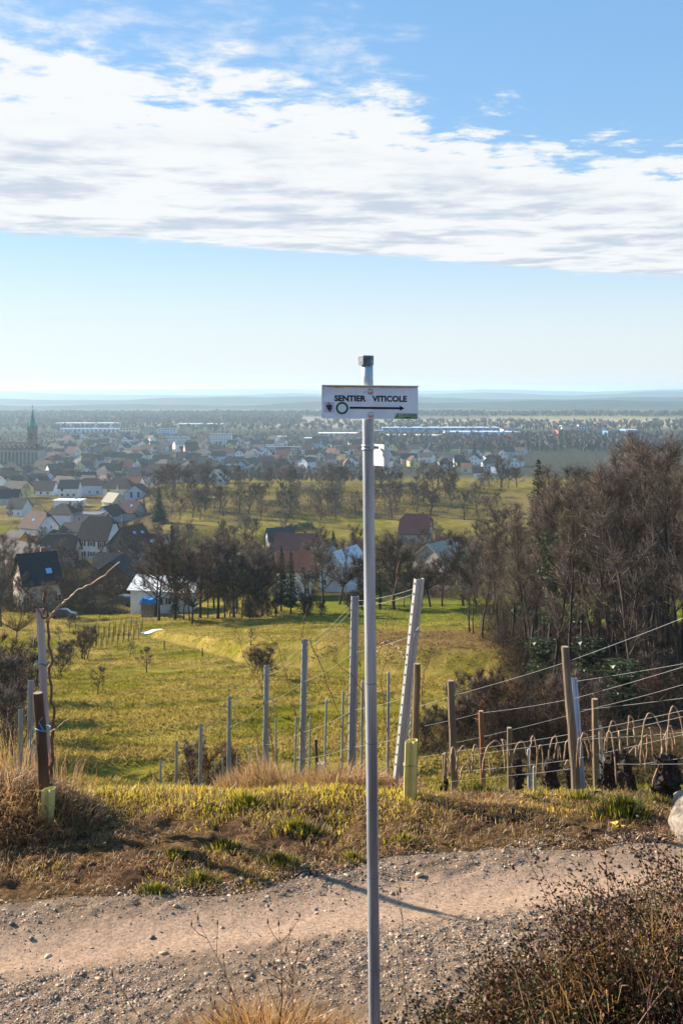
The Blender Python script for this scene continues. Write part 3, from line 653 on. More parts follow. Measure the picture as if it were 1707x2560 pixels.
# old vine stumps with arched canes
def stump(pxs, py0, py1, Y, wpx, label, cane_list, lean=0.0, double=False, group='pruned vines on the right'):
    x = PX(pxs, Y); z0 = PZ(py1, Y) - .05; hgt = PZ(py0, Y) - z0; w = wpx / F * Y / 2 * 1.22; hgt *= 1.1; r = empty('vine', (x, Y, z0))
    for s_ in ((-1, 1) if double else (0,)):
        P3, R3 = [], []
        for i in range(13):
            t = i / 12; P3.append((s_ * w * .5 * (1 - .5 * t) + lean * hgt * t + .12 * w * math.sin(t * 9 + pxs), .02 * math.sin(t * 7), t * hgt))
            R3.append(w * (.55 if double else .9) * (1.0 - .25 * t + .25 * math.sin(t * 11 + pxs) * t) * random.uniform(.85, 1.15) * (.5 if i == 12 else 1))
        m = MB().tube(P3, R3, 9); jit = [(vx + random.gauss(0, w * .10), vy + random.gauss(0, w * .10), vz + random.gauss(0, w * .06)) for vx, vy, vz in m.v]; m.v = jit
        for k in range(26):                                    # shaggy strips of bark and cut spurs
            i = random.randrange(1, 12); a = random.uniform(0, 6.28); b = Vector(P3[i]); o_ = Vector((math.cos(a), math.sin(a), 0)) * R3[i]
            m.tube([tuple(b + o_ * .9), tuple(b + o_ * 1.15 + Vector((0, 0, .02))), tuple(b + o_ * random.uniform(1.2, 1.45) + Vector((0, 0, random.uniform(-.04, .07))))], [.012, .010, .004], 4)
        m.build('trunk', VBARK, r)
    for arch in cane_list:
        P3 = [Vector((PX(a, Y), Y + dy, PZ(b, Y))) - r.location for a, b, dy in arch]
        if len(P3) == 3:                                       # foot, apex, end -> an arch
            a, m_, b = P3; ctrl = []
            for t in np.linspace(0, 1, 17):
                if t < .5:
                    k = t * 2; s2 = math.sin(k * math.pi / 2); ctrl.append(Vector((a.x + (m_.x - a.x) * (1 - math.cos(k * math.pi / 2)), a.y + (m_.y - a.y) * k, a.z + (m_.z - a.z) * s2)))
                else:
                    k = (t - .5) * 2; ctrl.append(Vector((m_.x + (b.x - m_.x) * math.sin(k * math.pi / 2), m_.y + (b.y - m_.y) * k, b.z + (m_.z - b.z) * math.cos(k * math.pi / 2))))
        else: ctrl = P3
        ctrl = [c + Vector((random.gauss(0, .003), 0, random.gauss(0, .003))) for c in ctrl]
        MB().tube(ctrl, [.0088 - .003 * k / len(ctrl) for k in range(len(ctrl))], 5).build('cane', CANE, r, smooth=True)
    return tag(r, label, 'vine', group)
stump(1514, 1882, 1975, 9.7, 36, 'thick bushy-headed vine stump right of the notched galvanised post', [((1478, 1900, 0), (1450, 1825, -.1), (1444, 1910, -.1)), ((1500, 1885, 0), (1501, 1812, .1), (1520, 1900, .1)), ((1515, 1900, 0), (1532, 1803, 0), (1548, 1890, .05)), ((1470, 1895, 0), (1448, 1844, 0), (1440, 1920, 0))], .12)
stump(1583, 1888, 1978, 9.5, 24, 'slender leaning vine stump between the two thick ones on the right', [((1568, 1900, 0), (1573, 1790, 0), (1588, 1850, .05)), ((1550, 1880, 0), (1552, 1836, .1), (1558, 1880, .1)), ((1590, 1900, 0), (1590, 1832, .1), (1603, 1880, .1)), ((1540, 1960, 0), (1530, 1838, .1), (1514, 1930, .1))], -.22)
stump(1668, 1898, 1990, 9.2, 60, 'broad double vine stump in front of the boulder at the right', [((1600, 1920, 0), (1622, 1783, 0), (1655, 1870, 0), ), ((1655, 1870, 0), (1648, 1905, 0), (1632, 1950, 0), (1630, 1965, 0)), ((1667, 1900, 0), (1682, 1767, .02), (1712, 1900, .02)), ((1640, 1880, .1), (1630, 1828, .1), (1638, 1900, .1)), ((1672, 1880, .1), (1683, 1823, .1), (1696, 1900, .1)), ((1671, 1900, .2), (1690, 1846, .2), (1698, 1900, .2)), ((1612, 1900, .2), (1636, 1856, .2), (1632, 1920, .2))], .0, True)
stump(1292, 1905, 1975, 10.8, 24, 'pointed dark vine stump near the reddish post', [((1280, 1920, 0), (1304, 1853, 0), (1318, 1940, 0)), ((1262, 1930, 0), (1258, 1857, .1), (1276, 1900, .1)), ((1205, 1935, 0), (1240, 1860, .1), (1262, 1900, .1)), ((1228, 1950, .1), (1224, 1902, .1), (1236, 1940, .1))], .05)
stump(1375, 1905, 1980, 10.4, 36, 'mossy low vine stump left of the tall wooden post', [((1370, 1920, 0), (1388, 1838, 0), (1394, 1900, 0)), ((1325, 1930, 0), (1336, 1848, .1), (1348, 1930, .1)), ((1345, 1950, .1), (1356, 1870, .1), (1362, 1950, .1)), ((1385, 1935, 0), (1392, 1858, 0), (1402, 1930, 0)), ((1410, 1900, 0), (1425, 1852, .05), (1440, 1880, .05)), ((1410, 1940, 0), (1420, 1905, .05), (1432, 1940, .05))], .02)
stump(1108, 1955, 1995, 10.2, 16, 'small dark vine stump beside the leftmost wooden post on the right', [((1112, 1940, 0), (1112, 1882, 0), (1122, 1940, 0)), ((1125, 1940, 0), (1134, 1876, .1), (1146, 1940, .1)), ((1140, 1930, 0), (1160, 1874, .1), (1178, 1940, .1)), ((1180, 1930, 0), (1190, 1870, .1), (1204, 1930, .1)), ((1150, 1950, 0), (1170, 1915, .1), (1176, 1950, .1))], .1)
stump(1425, 1925, 1985, 11.2, 20, 'reddish old vine stump behind the tall wooden post', [], -.1)
stump(1550, 1930, 1990, 11.5, 20, 'dark vine stump behind the slender leaning one', [((1545, 1930, 0), (1528, 1874, 0), (1538, 1930, 0)), ((1560, 1930, 0), (1596, 1864, 0), (1612, 1930, 0))], -.05)
# ------------------------------------------------------------------ ground cover close by: grass, gravel, bush
def blades(P, hgt, az, lean, wid, colr, mid=.55, droop=.0):
    """bent grass blades: P (n,3) feet, hgt/az/lean/wid (n,), colr (n,3)"""
    n = len(P); up = np.array([0, 0, 1.0]); d = np.stack([np.cos(az), np.sin(az), np.zeros(n)], 1)
    tw = az + RNG.uniform(-1.2, 1.2, n) + math.pi / 2; s = np.stack([np.cos(tw), np.sin(tw), np.zeros(n)], 1) * wid[:, None] * .5
    m = P + d * (hgt * np.sin(lean * .45) * mid)[:, None] + up * (hgt * np.cos(lean * .45) * mid)[:, None]
    t = m + d * (hgt * np.sin(lean) * (1 - mid))[:, None] + up * (hgt * np.cos(lean) * (1 - mid) - droop * hgt)[:, None]
    V = np.stack([P - s, P + s, m + s * .75, m - s * .75, t], 1).reshape(-1, 3)
    b = np.arange(n)[:, None] * 5
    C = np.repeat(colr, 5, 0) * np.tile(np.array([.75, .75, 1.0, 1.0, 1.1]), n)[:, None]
    return V, b + np.array([[3, 2, 4]]), b + np.array([[0, 1, 2, 3]]), C
def pile(parts):
    V, T, Q, C = [], [], [], []; o = 0
    for v, t, q, c in parts:
        V.append(v); T.append(t + o); Q.append(q + o); C.append(c); o += len(v)
    return np.vstack(V), np.vstack(T), np.vstack(Q), np.vstack(C)
GRASSM = am('grass_blade', transl=.5, gloss=.03, var=.2, scale=2)
STRAW = np.array([.52, .33, .14]); YEL = np.array([.70, .54, .03]); GRN = np.array([.095, .125, .018]); DGRN = np.array([.038, .062, .010]); REDB = np.array([.34, .16, .06])
def pick(n, cols, p): return np.array(cols)[RNG.choice(len(cols), n, p=p)] * RNG.uniform(.7, 1.25, (n, 1))
def on_ground(x, y, dz=0): return np.stack([x, y, H(x, y) + dz], 1)

parts = []
# verge between track and vineyard: patchy tufts, denser and yellower along the crest
n = 120000; x = RNG.uniform(-4.6, 4.6, n); y = RNG.uniform(6.2, 10.4, n); d = y - edge_far(x)
pat = fbm(x * 1.7 + 3, y * 2.6, 91, 4); crest = sstep(y, 8.3, 8.9)
bare = np.exp(-((x + 1.75) / .75) ** 2 - ((y - 8.15) / .38) ** 2)
prob = sstep(d, .02, .3) * np.clip(sstep(pat, .47, .60) * .70 + crest * .62 - bare * 1.3 + .03, 0, 1)
k = RNG.random(n) < prob; x, y, pat, crest = x[k], y[k], pat[k], crest[k]; n = len(x)
hg = RNG.uniform(.025, .062, n) * (.75 + .75 * crest * (1 - .55 * sstep(x, .1, .5))) * (1 + .9 * (RNG.random(n) < .05))
mixv = fbm(x * .9, y * 1.6, 95, 3) + .22 * RNG.standard_normal(n) * .6
col = np.where((mixv > .56)[:, None], pick(n, [GRN, YEL, STRAW], [.36, .40, .24]), pick(n, [STRAW, YEL, REDB, GRN], [.48, .14, .33, .05]))
ylw = (np.exp(-((x + .75) / 1.2) ** 2) * (.35 + .65 * crest) > RNG.random(n) * .8)
col = np.where(ylw[:, None], pick(n, [YEL * 1.1, STRAW, GRN * 1.3], [.62, .23, .15]), col)
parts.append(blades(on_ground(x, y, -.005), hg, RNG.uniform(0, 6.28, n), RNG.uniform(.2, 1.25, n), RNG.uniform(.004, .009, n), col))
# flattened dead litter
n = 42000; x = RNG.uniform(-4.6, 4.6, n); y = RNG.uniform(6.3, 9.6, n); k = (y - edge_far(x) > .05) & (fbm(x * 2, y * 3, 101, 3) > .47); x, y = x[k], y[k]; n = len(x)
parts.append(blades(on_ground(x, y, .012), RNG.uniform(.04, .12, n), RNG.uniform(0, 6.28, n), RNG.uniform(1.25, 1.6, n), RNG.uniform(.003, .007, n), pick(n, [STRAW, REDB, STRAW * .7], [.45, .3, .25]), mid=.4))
V, T_, Q, C = pile(parts)
tag(link('verge_grass', npmesh('verge_grass', V, T_, Q, C), GRASSM), 'short yellow-green and straw grass on the verge', 'grass', kind='stuff')

# green tussocks one can count along the verge
def tussock(px, py, r, hgt, n, cols, p, label, name='grass_tuft', ymin=6.5, lean=(.15, .95), wid=(.004, .008), squash=.7, group=None):
    X0, Y0, Z0 = spot(px, py, ymin) if ymin < 100 else (0, 0, 0)
    a = RNG.uniform(0, 6.28, n); rr = r * np.abs(RNG.normal(0, .55, n)) * (.7 + .5 * np.sin(a * 2 + px) ** 2); rr = np.minimum(rr, r * 1.6); x = X0 + rr * np.cos(a) * 1.3; y = Y0 + rr * np.sin(a) * squash
    Vv = on_ground(x, y, -.01) - np.array([X0, Y0, Z0])
    ln = lean[0] + (lean[1] - lean[0]) * (rr / r) * RNG.uniform(.5, 1.2, n)
    hh = hgt * RNG.uniform(.55, 1.1, n) * (1 - .35 * rr / r)
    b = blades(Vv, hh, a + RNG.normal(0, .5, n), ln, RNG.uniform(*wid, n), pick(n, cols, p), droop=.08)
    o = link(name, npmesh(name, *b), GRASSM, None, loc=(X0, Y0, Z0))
    return tag(o, label, 'grass tuft', group or 'grass tufts on the verge')
GP = ([GRN, DGRN, YEL, STRAW], [.44, .24, .17, .15])
for px, py, r, hg, n, lab in ((745, 2085, .20, .17, 900, 'dark green tussock on the verge left of the pole'), (500, 2205, .15, .12, 650, 'green tussock by the track edge below the bare soil'), (700, 2165, .16, .12, 600, 'green tussock at the track edge just left of the pole'),
        (390, 2230, .14, .10, 500, 'low green tuft in the flattened grass at lower left'), (1560, 2035, .24, .22, 1100, 'bushy dark green tussock in front of the broad vine stump'), (1640, 2010, .16, .14, 600, 'green tussock near the boulder'),
        (440, 2150, .12, .10, 400, 'small green tuft beside the long post shadow'), (1200, 1990, .2, .20, 700, 'grassy tuft below the reddish wooden post'), (880, 2150, .12, .10, 400, 'small tuft touching the signpost pole at left'), (610, 2030, .18, .15, 800, 'yellow-green tuft on the sunlit crest'),
        (1010, 2110, .12, .10, 400, 'small straw tuft right of the pole below the yellow guard'), (560, 2130, .14, .10, 450, 'green tuft midway down the verge'), (1380, 1985, .2, .16, 700, 'bright tuft at the foot of the mossy stump'), (1450, 2000, .18, .15, 600, 'bright tuft at the foot of the notched post')):
    tussock(px, py, r, hg, n, *GP, lab)
# dry brown heap of long grass round the left end post
def heap(X0, Y0, rx, ry, n, h0, h1_, label, cols, p, name='dry_grass_clump', lean=(.4, 1.45), azc=None):
    a = RNG.uniform(0, 6.28, n); rr = np.sqrt(RNG.random(n)); x = X0 + rx * rr * np.cos(a); y = Y0 + ry * rr * np.sin(a); Z0 = h1(X0, Y0)
    hh = RNG.uniform(h0, h1_, n) * (1.05 - .55 * rr); az = (a if azc is None else np.full(n, azc)) + RNG.normal(0, .9, n)
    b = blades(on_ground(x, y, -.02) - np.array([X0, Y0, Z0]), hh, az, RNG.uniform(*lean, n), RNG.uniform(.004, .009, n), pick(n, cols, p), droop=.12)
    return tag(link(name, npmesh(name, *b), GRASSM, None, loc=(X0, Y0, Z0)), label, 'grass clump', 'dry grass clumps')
DC = ([STRAW, STRAW * .75, REDB, np.array([.33, .2, .12])], [.42, .22, .16, .2])
heap(-2.95, 8.58, .9, .55, 5200, .16, .44, 'large heap of long dry grass round the left posts', *DC, lean=(.7, 1.5))
heap(-3.0, 8.95, .8, .4, 420, .4, .95, 'tall dry stalks standing behind the left grass heap', *DC, lean=(.05, .6))
heap(-2.35, 8.62, .28, .26, 900, .12, .32, 'dark tangle of dry grass right of the left posts', [DGRN * .8, REDB * .7, STRAW * .5], [.4, .35, .25])
heap(-.75, 10.0, .5, .3, 2200, .3, .65, 'feathery brown dry grass on the crest by the cream guard', *DC, lean=(.1, .9), azc=2.8)
heap(.0, 9.7, .55, .3, 2600, .2, .55, 'dry brown grass on the crest left of the pole', *DC, lean=(.2, 1.2))
heap(.50, 9.55, .30, .2, 1200, .14, .32, 'dry grass tangle at the foot of the leaning end post', *DC)
heap(1.25, 9.0, .45, .22, 1500, .08, .22, 'flattened dry grass bank right of the yellow guard', *DC, lean=(.7, 1.5))
heap(-.40, 5.28, .52, .26, 3400, .30, .66, 'golden dry grass clump at the bottom centre beside the pole', [STRAW, np.array([.45, .24, .07]), REDB], [.4, .4, .2], lean=(.3, 1.3))
heap(.15, 5.05, .35, .25, 1600, .25, .5, 'golden dry grass right behind the pole foot at the bottom', [STRAW, np.array([.45, .24, .07]), REDB], [.4, .4, .2], lean=(.3, 1.3))

# gravel
ico = bmesh.new(); bmesh.ops.create_icosphere(ico, subdivisions=1, radius=1.0)
IV = np.array([v.co[:] for v in ico.verts]); IT = np.array([[v.index for v in f.verts] for f in ico.faces]); ico.free()
OV = np.array([[1,0,0],[-1,0,0],[0,1,0],[0,-1,0],[0,0,1],[0,0,-1]], float); OT = np.array([[0,2,4],[2,1,4],[1,3,4],[3,0,4],[2,0,5],[1,2,5],[3,1,5],[0,3,5]])
PV = np.array([[1,.2,-.2],[-.1,1,-.2],[-1,-.1,-.2],[.1,-1,-.2],[.15,.1,.9]], float); PT = np.array([[0,1,4],[1,2,4],[2,3,4],[3,0,4]])
def pebbles(x, y, s, col, tv=OV, tt=OT, sink=.2):
    n = len(x); k = len(tv); sc = s[:, None] * np.stack([RNG.uniform(.7, 1.35, n), RNG.uniform(.6, 1.1, n), RNG.uniform(.35, .75, n)], 1)
    A = RNG.uniform(0, 6.28, n); B = RNG.normal(0, .35, n)
    V = tv[None] * RNG.uniform(.75, 1.25, (n, k, 1)) * sc[:, None, :]
    ca, sa, cb_, sb = np.cos(A)[:, None], np.sin(A)[:, None], np.cos(B)[:, None], np.sin(B)[:, None]
    X1, Y1, Z1 = V[..., 0], V[..., 1] * cb_ - V[..., 2] * sb, V[..., 1] * sb + V[..., 2] * cb_
    V = np.stack([X1 * ca - Y1 * sa, X1 * sa + Y1 * ca, Z1], -1) + np.stack([x, y, H(x, y) + track_bump(x, y) + s * sink], 1)[:, None, :]
    T_ = (np.arange(n)[:, None, None] * k + tt[None]).reshape(-1, 3)
    return V.reshape(-1, 3), T_, np.repeat(col, k, 0)
STONEC = [np.array([.33, .23, .15]), np.array([.25, .205, .165]), np.array([.45, .34, .235]), np.array([.14, .105, .08]), np.array([.40, .24, .15])]
n = 130000; x = RNG.uniform(-3.6, 3.6, n); q = RNG.uniform(5.0, 7.95, n); y = q + .25 * x
rutp = np.exp(-((q - 7.10) / .34) ** 4); loosep = np.where(q < 6.75, .95, .55) * (.45 + .9 * sstep(fbm(x * 1.3, y * 2.2, 111, 3), .35, .65))
k = RNG.random(n) < (1 - .93 * rutp) * loosep * (1 - sstep(q, 7.7, 7.95)); x, y = x[k], y[k]; n = len(x)
s = np.clip(np.exp(RNG.normal(math.log(.0056), .45, n)), .003, .020)
V, T_, C = pebbles(x, y, s, pick(n, STONEC, [.34, .18, .20, .10, .18]), PV, PT)
tag(link('gravel', npmesh('gravel', V, T_, None, C), am('pebble', var=.2, scale=60, gloss=.03)), 'loose grey and pinkish gravel scattered over the track', 'gravel', kind='stuff')
stones = [(440, 2270, .034), (760, 2170, .03), (1048, 2190, .035), (1225, 2082, .032), (1370, 2078, .028), (1110, 2150, .026), (80, 2346, .03), (120, 2384, .028), (380, 2340, .026), (410, 2385, .03), (555, 2312, .024), (665, 2175, .024), (300, 2240, .022), (30, 2312, .026), (250, 2450, .03), (430, 2500, .03), (520, 2440, .026), (700, 2410, .028),
          (590, 2370, .024), (150, 2470, .026), (980, 2230, .022), (1330, 2140, .024), (1240, 2150, .022), (1450, 2090, .024), (1115, 2066, .026), (330, 2480, .024), (60, 2560, .03), (210, 2520, .028), (1420, 2170, .022), (1640, 2130, .024), (620, 2450, .03), (480, 2380, .024), (860, 2245, .02), (905, 2200, .02)]
for i, (px, py, s0) in enumerate(stones):
    s0 *= .78
    X0, Y0, Z0 = spot(px, py, 5.2)
    v = IV * RNG.uniform(.68, 1.3, (len(IV), 1)) * np.array([s0 * RNG.uniform(1, 1.5), s0 * RNG.uniform(.8, 1.1), s0 * RNG.uniform(.55, .8)]); c = STONEC[i % 5] * RNG.uniform(.9, 1.35)
    o = link('stone', npmesh('stone', v, IT, None, np.tile(c, (len(v), 1))), MATS['pebble'], None, loc=(X0, Y0, Z0 + s0 * .4), rz=RNG.uniform(0, 6))
    tag(o, 'fist-sized loose stone lying on the gravel track', 'stone', 'loose stones on the track')
bb = bmesh.new(); bmesh.ops.create_icosphere(bb, subdivisions=4, radius=1.0)
for v in bb.verts:
    c = np.array(v.co); k = 1 + .26 * (float(fbm(np.array([c[0] * 1.6 + 4]), np.array([c[1] * 1.6 + c[2] * 2.1]), 121, 4)[0]) - .5) * 2; v.co = Vector((c[0] * .36 * k, c[1] * .34 * k, c[2] * .27 * k))
me = bpy.data.meshes.new('boulder'); bb.to_mesh(me); bb.free(); me.polygons.foreach_set('use_smooth', np.ones(len(me.polygons), bool))
X0, Y0 = PX(1775, 8.35), 8.35
tag(link('boulder', me, pm('boulder_stone', (.25, .205, .16), .9, .55, 14, 1.0, bscale=45), None, loc=(X0, Y0, h1(X0, Y0) + .12)), 'rounded pale grey boulder cut by the right edge of the picture', 'boulder')
X0, Y0, Z0 = spot(1540, 2072, 7.4); v = []
lf = MB()
for k in range(7):
    a = k * .9 + random.random(); c, s_ = math.cos(a), math.sin(a); o_ = Vector((random.gauss(0, .02), random.gauss(0, .015), .015 + random.random() * .02))
    lf.poly([tuple(o_), tuple(o_ + Vector((c * .03 - s_ * .02, s_ * .03 + c * .02, .012))), tuple(o_ + Vector((c * .065, s_ * .065, .004))), tuple(o_ + Vector((c * .03 + s_ * .02, s_ * .03 - c * .02, .016)))], [(0, 1, 2), (0, 2, 3)])
tag(lf.build('fallen_leaf', pm('bright_yellow_leaf', (.75, .52, .02), .6, .15, 30), None, loc=(X0, Y0, Z0 + .01)), 'crumpled bright yellow leaf on the verge near the boulder', 'leaf')

# dark evergreen bush with bare reddish sprigs at the lower right
bx, by = 1.38, 4.62; bz = h1(bx, by); br = empty('bush', (bx, by, bz))
tag(br, 'dark tangled bush with small glossy leaves and reddish sprigs, bottom right', 'bush')
def bush_top(x): return .80 * np.exp(-((x - .20) / 1.32) ** 4) * (1 + .10 * np.sin(x * 5)) * (.50 + .50 * sstep(x, -1.1, .0)) + .08
nst = 640; st = MB(); tips = []
for i in range(nst):
    x0 = random.uniform(-1.35, 1.5); y0 = random.gauss(0, .22); tz = float(bush_top(np.array([x0]))[0])
    L = tz * random.uniform(.6, 1.12) if i > 26 else tz * random.uniform(1.12, 1.42); a = random.uniform(0, 6.28); ln = random.uniform(.1, .55) * (1.3 if i % 5 == 0 else 1)
    base = Vector((x0, y0, h1(bx + x0, by + y0) - bz)); p = [base]
    dv = Vector((math.cos(a) * ln, math.sin(a) * ln * .6, 1)).normalized(); curl = Vector((random.gauss(0, .5), random.gauss(0, .3), -.25 if i > 26 else 0))
    for k in range(5):
        p.append(p[-1] + dv * L / 5); dv = (dv + curl * .18 + Vector((random.gauss(0, .12), random.gauss(0, .1), 0))).normalized()
    st.tube(p, [.0045, .004, .0035, .003, .0022, .0012], 4, cap=False); tips.append(np.array([q_[:] for q_ in p]))
st.build('stem', pm('bush_stem', (.13, .05, .035), .6, .4, 20, spec=.5), br)['kind'] = 'stuff'
tips = np.array(tips); n = 90000; si = RNG.integers(0, nst, n); tt = RNG.uniform(.12, 1, n) ** .75 * 5; k0 = np.minimum(tt.astype(int), 4); f = (tt - k0)[:, None]
base = tips[si, k0] * (1 - f) + tips[si, k0 + 1] * f + RNG.normal(0, .034, (n, 3))
A = RNG.uniform(0, 6.28, n); E = RNG.normal(.2, .6, n); L = RNG.uniform(.010, .026, n); d = np.stack([np.cos(A) * np.cos(E), np.sin(A) * np.cos(E), np.sin(E)], 1)
sd = np.cross(d, RNG.normal(0, 1, (n, 3))); sd /= np.linalg.norm(sd, axis=1)[:, None]; w = L * .30
V = np.stack([base, base + d * (L * .5)[:, None] + sd * w[:, None], base + d * L[:, None], base + d * (L * .5)[:, None] - sd * w[:, None]], 1).reshape(-1, 3)
rel = (base[:, 2] / np.maximum(bush_top(base[:, 0]), .1)); red = (rel + RNG.normal(0, .22, n)) > .82
C = np.where(red[:, None], pick(n, [REDB * .40, np.array([.075, .028, .02]), np.array([.13, .08, .03])], [.4, .3, .3]), pick(n, [DGRN * .6, np.array([.02, .03, .008]), np.array([.10, .045, .016])], [.42, .33, .25]))
me = npmesh('foliage', V, None, np.arange(n * 4).reshape(-1, 4), np.repeat(C, 4, 0))
link('foliage', me, am('bush_leaf', transl=.12, gloss=.018, var=.2, rough=.5), br)
gcount = 1500; a = RNG.uniform(0, 6.28, gcount); x = bx + RNG.normal(-.1, .55, gcount); y = by + RNG.normal(-.05, .22, gcount); kk = (x > bx - 1.3); x, y, a = x[kk], y[kk], a[kk]; n = len(x)
Pg = on_ground(x, y); Pg[:, 2] += np.maximum(bush_top(x - bx) - .25, .05) * RNG.uniform(.3, 1.0, n)
b = blades(Pg - np.array([bx, by, bz]), RNG.uniform(.15, .42, n), RNG.normal(3.4, 1.0, n), RNG.uniform(.5, 1.5, n), RNG.uniform(.003, .006, n), pick(n, [STRAW, np.array([.45, .24, .07])], [.6, .4]), droop=.2)
me = npmesh('dry_grass', *b); link('dry_grass', me, GRASSM, br)
# dried weeds in front of the track
def weed(px, py, Y, hgt, label, seed, n=5, lean=0.0):
    rs = random.Random(seed); x = PX(px, Y); g = h1(x, Y); o0 = Vector((x, Y, g)); m = MB(); p = [Vector((0, 0, -.02))]; dv = Vector((lean, rs.gauss(0, .1), 1)).normalized()
    for k in range(8): p.append(p[-1] + dv * hgt / 8); dv = (dv + Vector((rs.gauss(0, .07), rs.gauss(0, .07), 0))).normalized()
    m.tube(p, [.0035 - .0003 * k for k in range(9)], 5)
    for k in range(n):
        i = rs.randrange(3, 8); b = p[i]; e = b + Vector((rs.uniform(-.12, .12), rs.uniform(-.05, .05), rs.uniform(.06, .16))); m.tube([b, b.lerp(e, .5) + Vector((0, 0, -.01)), e], [.0022, .0018, .0014], 4)
        m.tube([e, e + Vector((0, 0, .012)), e + Vector((0, 0, .03))], [.002, .0065, .001], 5)
    m.tube([p[-1], p[-1] + Vector((0, 0, .015)), p[-1] + Vector((0, 0, .035))], [.002, .007, .001], 5)
    tag(m.build('dry_weed', pm('dry_weed_stem', (.13, .075, .04), .8, .3, 20), None, loc=o0), label, 'weed', 'dried weeds by the track')
weed(690, 2600, 5.35, .78, 'dried branching weed with seed heads at bottom centre', 1, 9, .03); weed(640, 2600, 5.3, .85, 'dried weed leaning left with one broken top', 2, 4, -.28)
weed(1040, 2600, 5.1, .95, 'tall thin dried stalk crossing the track right of the pole', 3, 1, -.22); weed(560, 2600, 5.3, .45, 'short dried weed left of the golden clump', 4, 4, .05)
weed(420, 2600, 5.35, .62, 'thin dried grass stalk at lower left of the golden clump', 5, 1, -.25); weed(730, 2600, 5.4, .7, 'upright dried weed with bare top beside the branching one', 6, 5, .1); weed(1190, 2600, 5.3, .62, 'dried weed with brown flower heads left of the bush', 7, 8, -.1)
m = MB(); Yc = 6.6; p = [Vector((PX(a, Yc), Yc, PZ(b, Yc))) for a, b in ((1760, 2200), (1700, 2178), (1640, 2155), (1585, 2143))]; m.tube(p, [.007, .006, .004, .002], 5)
for a, b, c, d in ((1680, 2170, 1650, 2130), (1660, 2163, 1620, 2138), (1690, 2174, 1672, 2140), (1640, 2155, 1610, 2130)): m.tube([(PX(a, Yc), Yc, PZ(b, Yc)), (PX(c, Yc), Yc - .02, PZ(d, Yc))], [.003, .001], 4)
tag(m.build('bare_branch', pm('dry_weed_stem', (.1, .06, .04)), None), 'thin bare branch poking in from the right edge above the bush', 'branch')

# rough grass of the meadow beyond the vineyard
n = 190000; Yg = np.exp(RNG.uniform(math.log(40), math.log(150), n)); a = RNG.uniform(-.40, .40, n); Xg = a * Yg
d = Yg - path_y(Xg, Yg); k = (np.abs(d) > 1.6) & ~((a > .17) & (Yg > 55)); Xg, Yg = Xg[k], Yg[k]; n = len(Xg)
k = fbm((Xg * -.5 + Yg * .87) * .42, (Xg * .87 + Yg * .5) * .13, 31, 4) + RNG.normal(0, .06, n) > .44; Xg, Yg = Xg[k], Yg[k]; n = len(Xg)
base = on_ground(Xg, Yg, -.02); hh = RNG.uniform(.10, .28, n); az = RNG.uniform(0, 6.28, n); wd = RNG.uniform(.03, .075, n); tw = RNG.uniform(0, 3.14, n)
s = np.stack([np.cos(tw), np.sin(tw), np.zeros(n)], 1) * wd[:, None]; tip = base + np.stack([np.cos(az) * hh * .8, np.sin(az) * hh * .8, hh], 1)
V = np.stack([base - s, base + s, tip], 1).reshape(-1, 3); C = land_col(Xg, Yg) * RNG.uniform(.75, 1.7, (n, 1))
tag(link('meadow_grass', npmesh('meadow_grass', V, np.arange(n * 3).reshape(-1, 3), None, np.repeat(C, 3, 0)), am('meadow_blade', transl=.35, var=.15)), 'rough tufted grass covering the meadow slope', 'grass', kind='stuff')
# ------------------------------------------------------------------ trees
BARK = pm('bark', (.070, .052, .038), .9, .4, 3, .5, stretch=(1, 1, .3))
BARKD = pm('dark_bark', (.036, .027, .021), .9, .4, 3, .5, stretch=(1, 1, .3))
TW1 = am('twig', var=.3, scale=.5); TWC = {'grey': (.125, .098, .077), 'red': (.085, .052, .035), 'pale': (.15, .115, .088), 'dark': (.066, .051, .041)}; TW2 = TW3 = TW4 = TW1; pm('twig_dark', (.06, .043, .032))
IVY = am('ivy_leaf', transl=.2, gloss=.03, var=.3); NEEDLE = am('needle', transl=.15, gloss=.02, var=.3, scale=.8)
def bend(p, d, L, n, wob, grav, rs):
    pts = [p]
    for k in range(n):
        d = (d + Vector((rs.gauss(0, wob), rs.gauss(0, wob), rs.gauss(0, wob * .6) + grav))).normalized(); pts.append(pts[-1] + d * (L / n))
    return pts, d
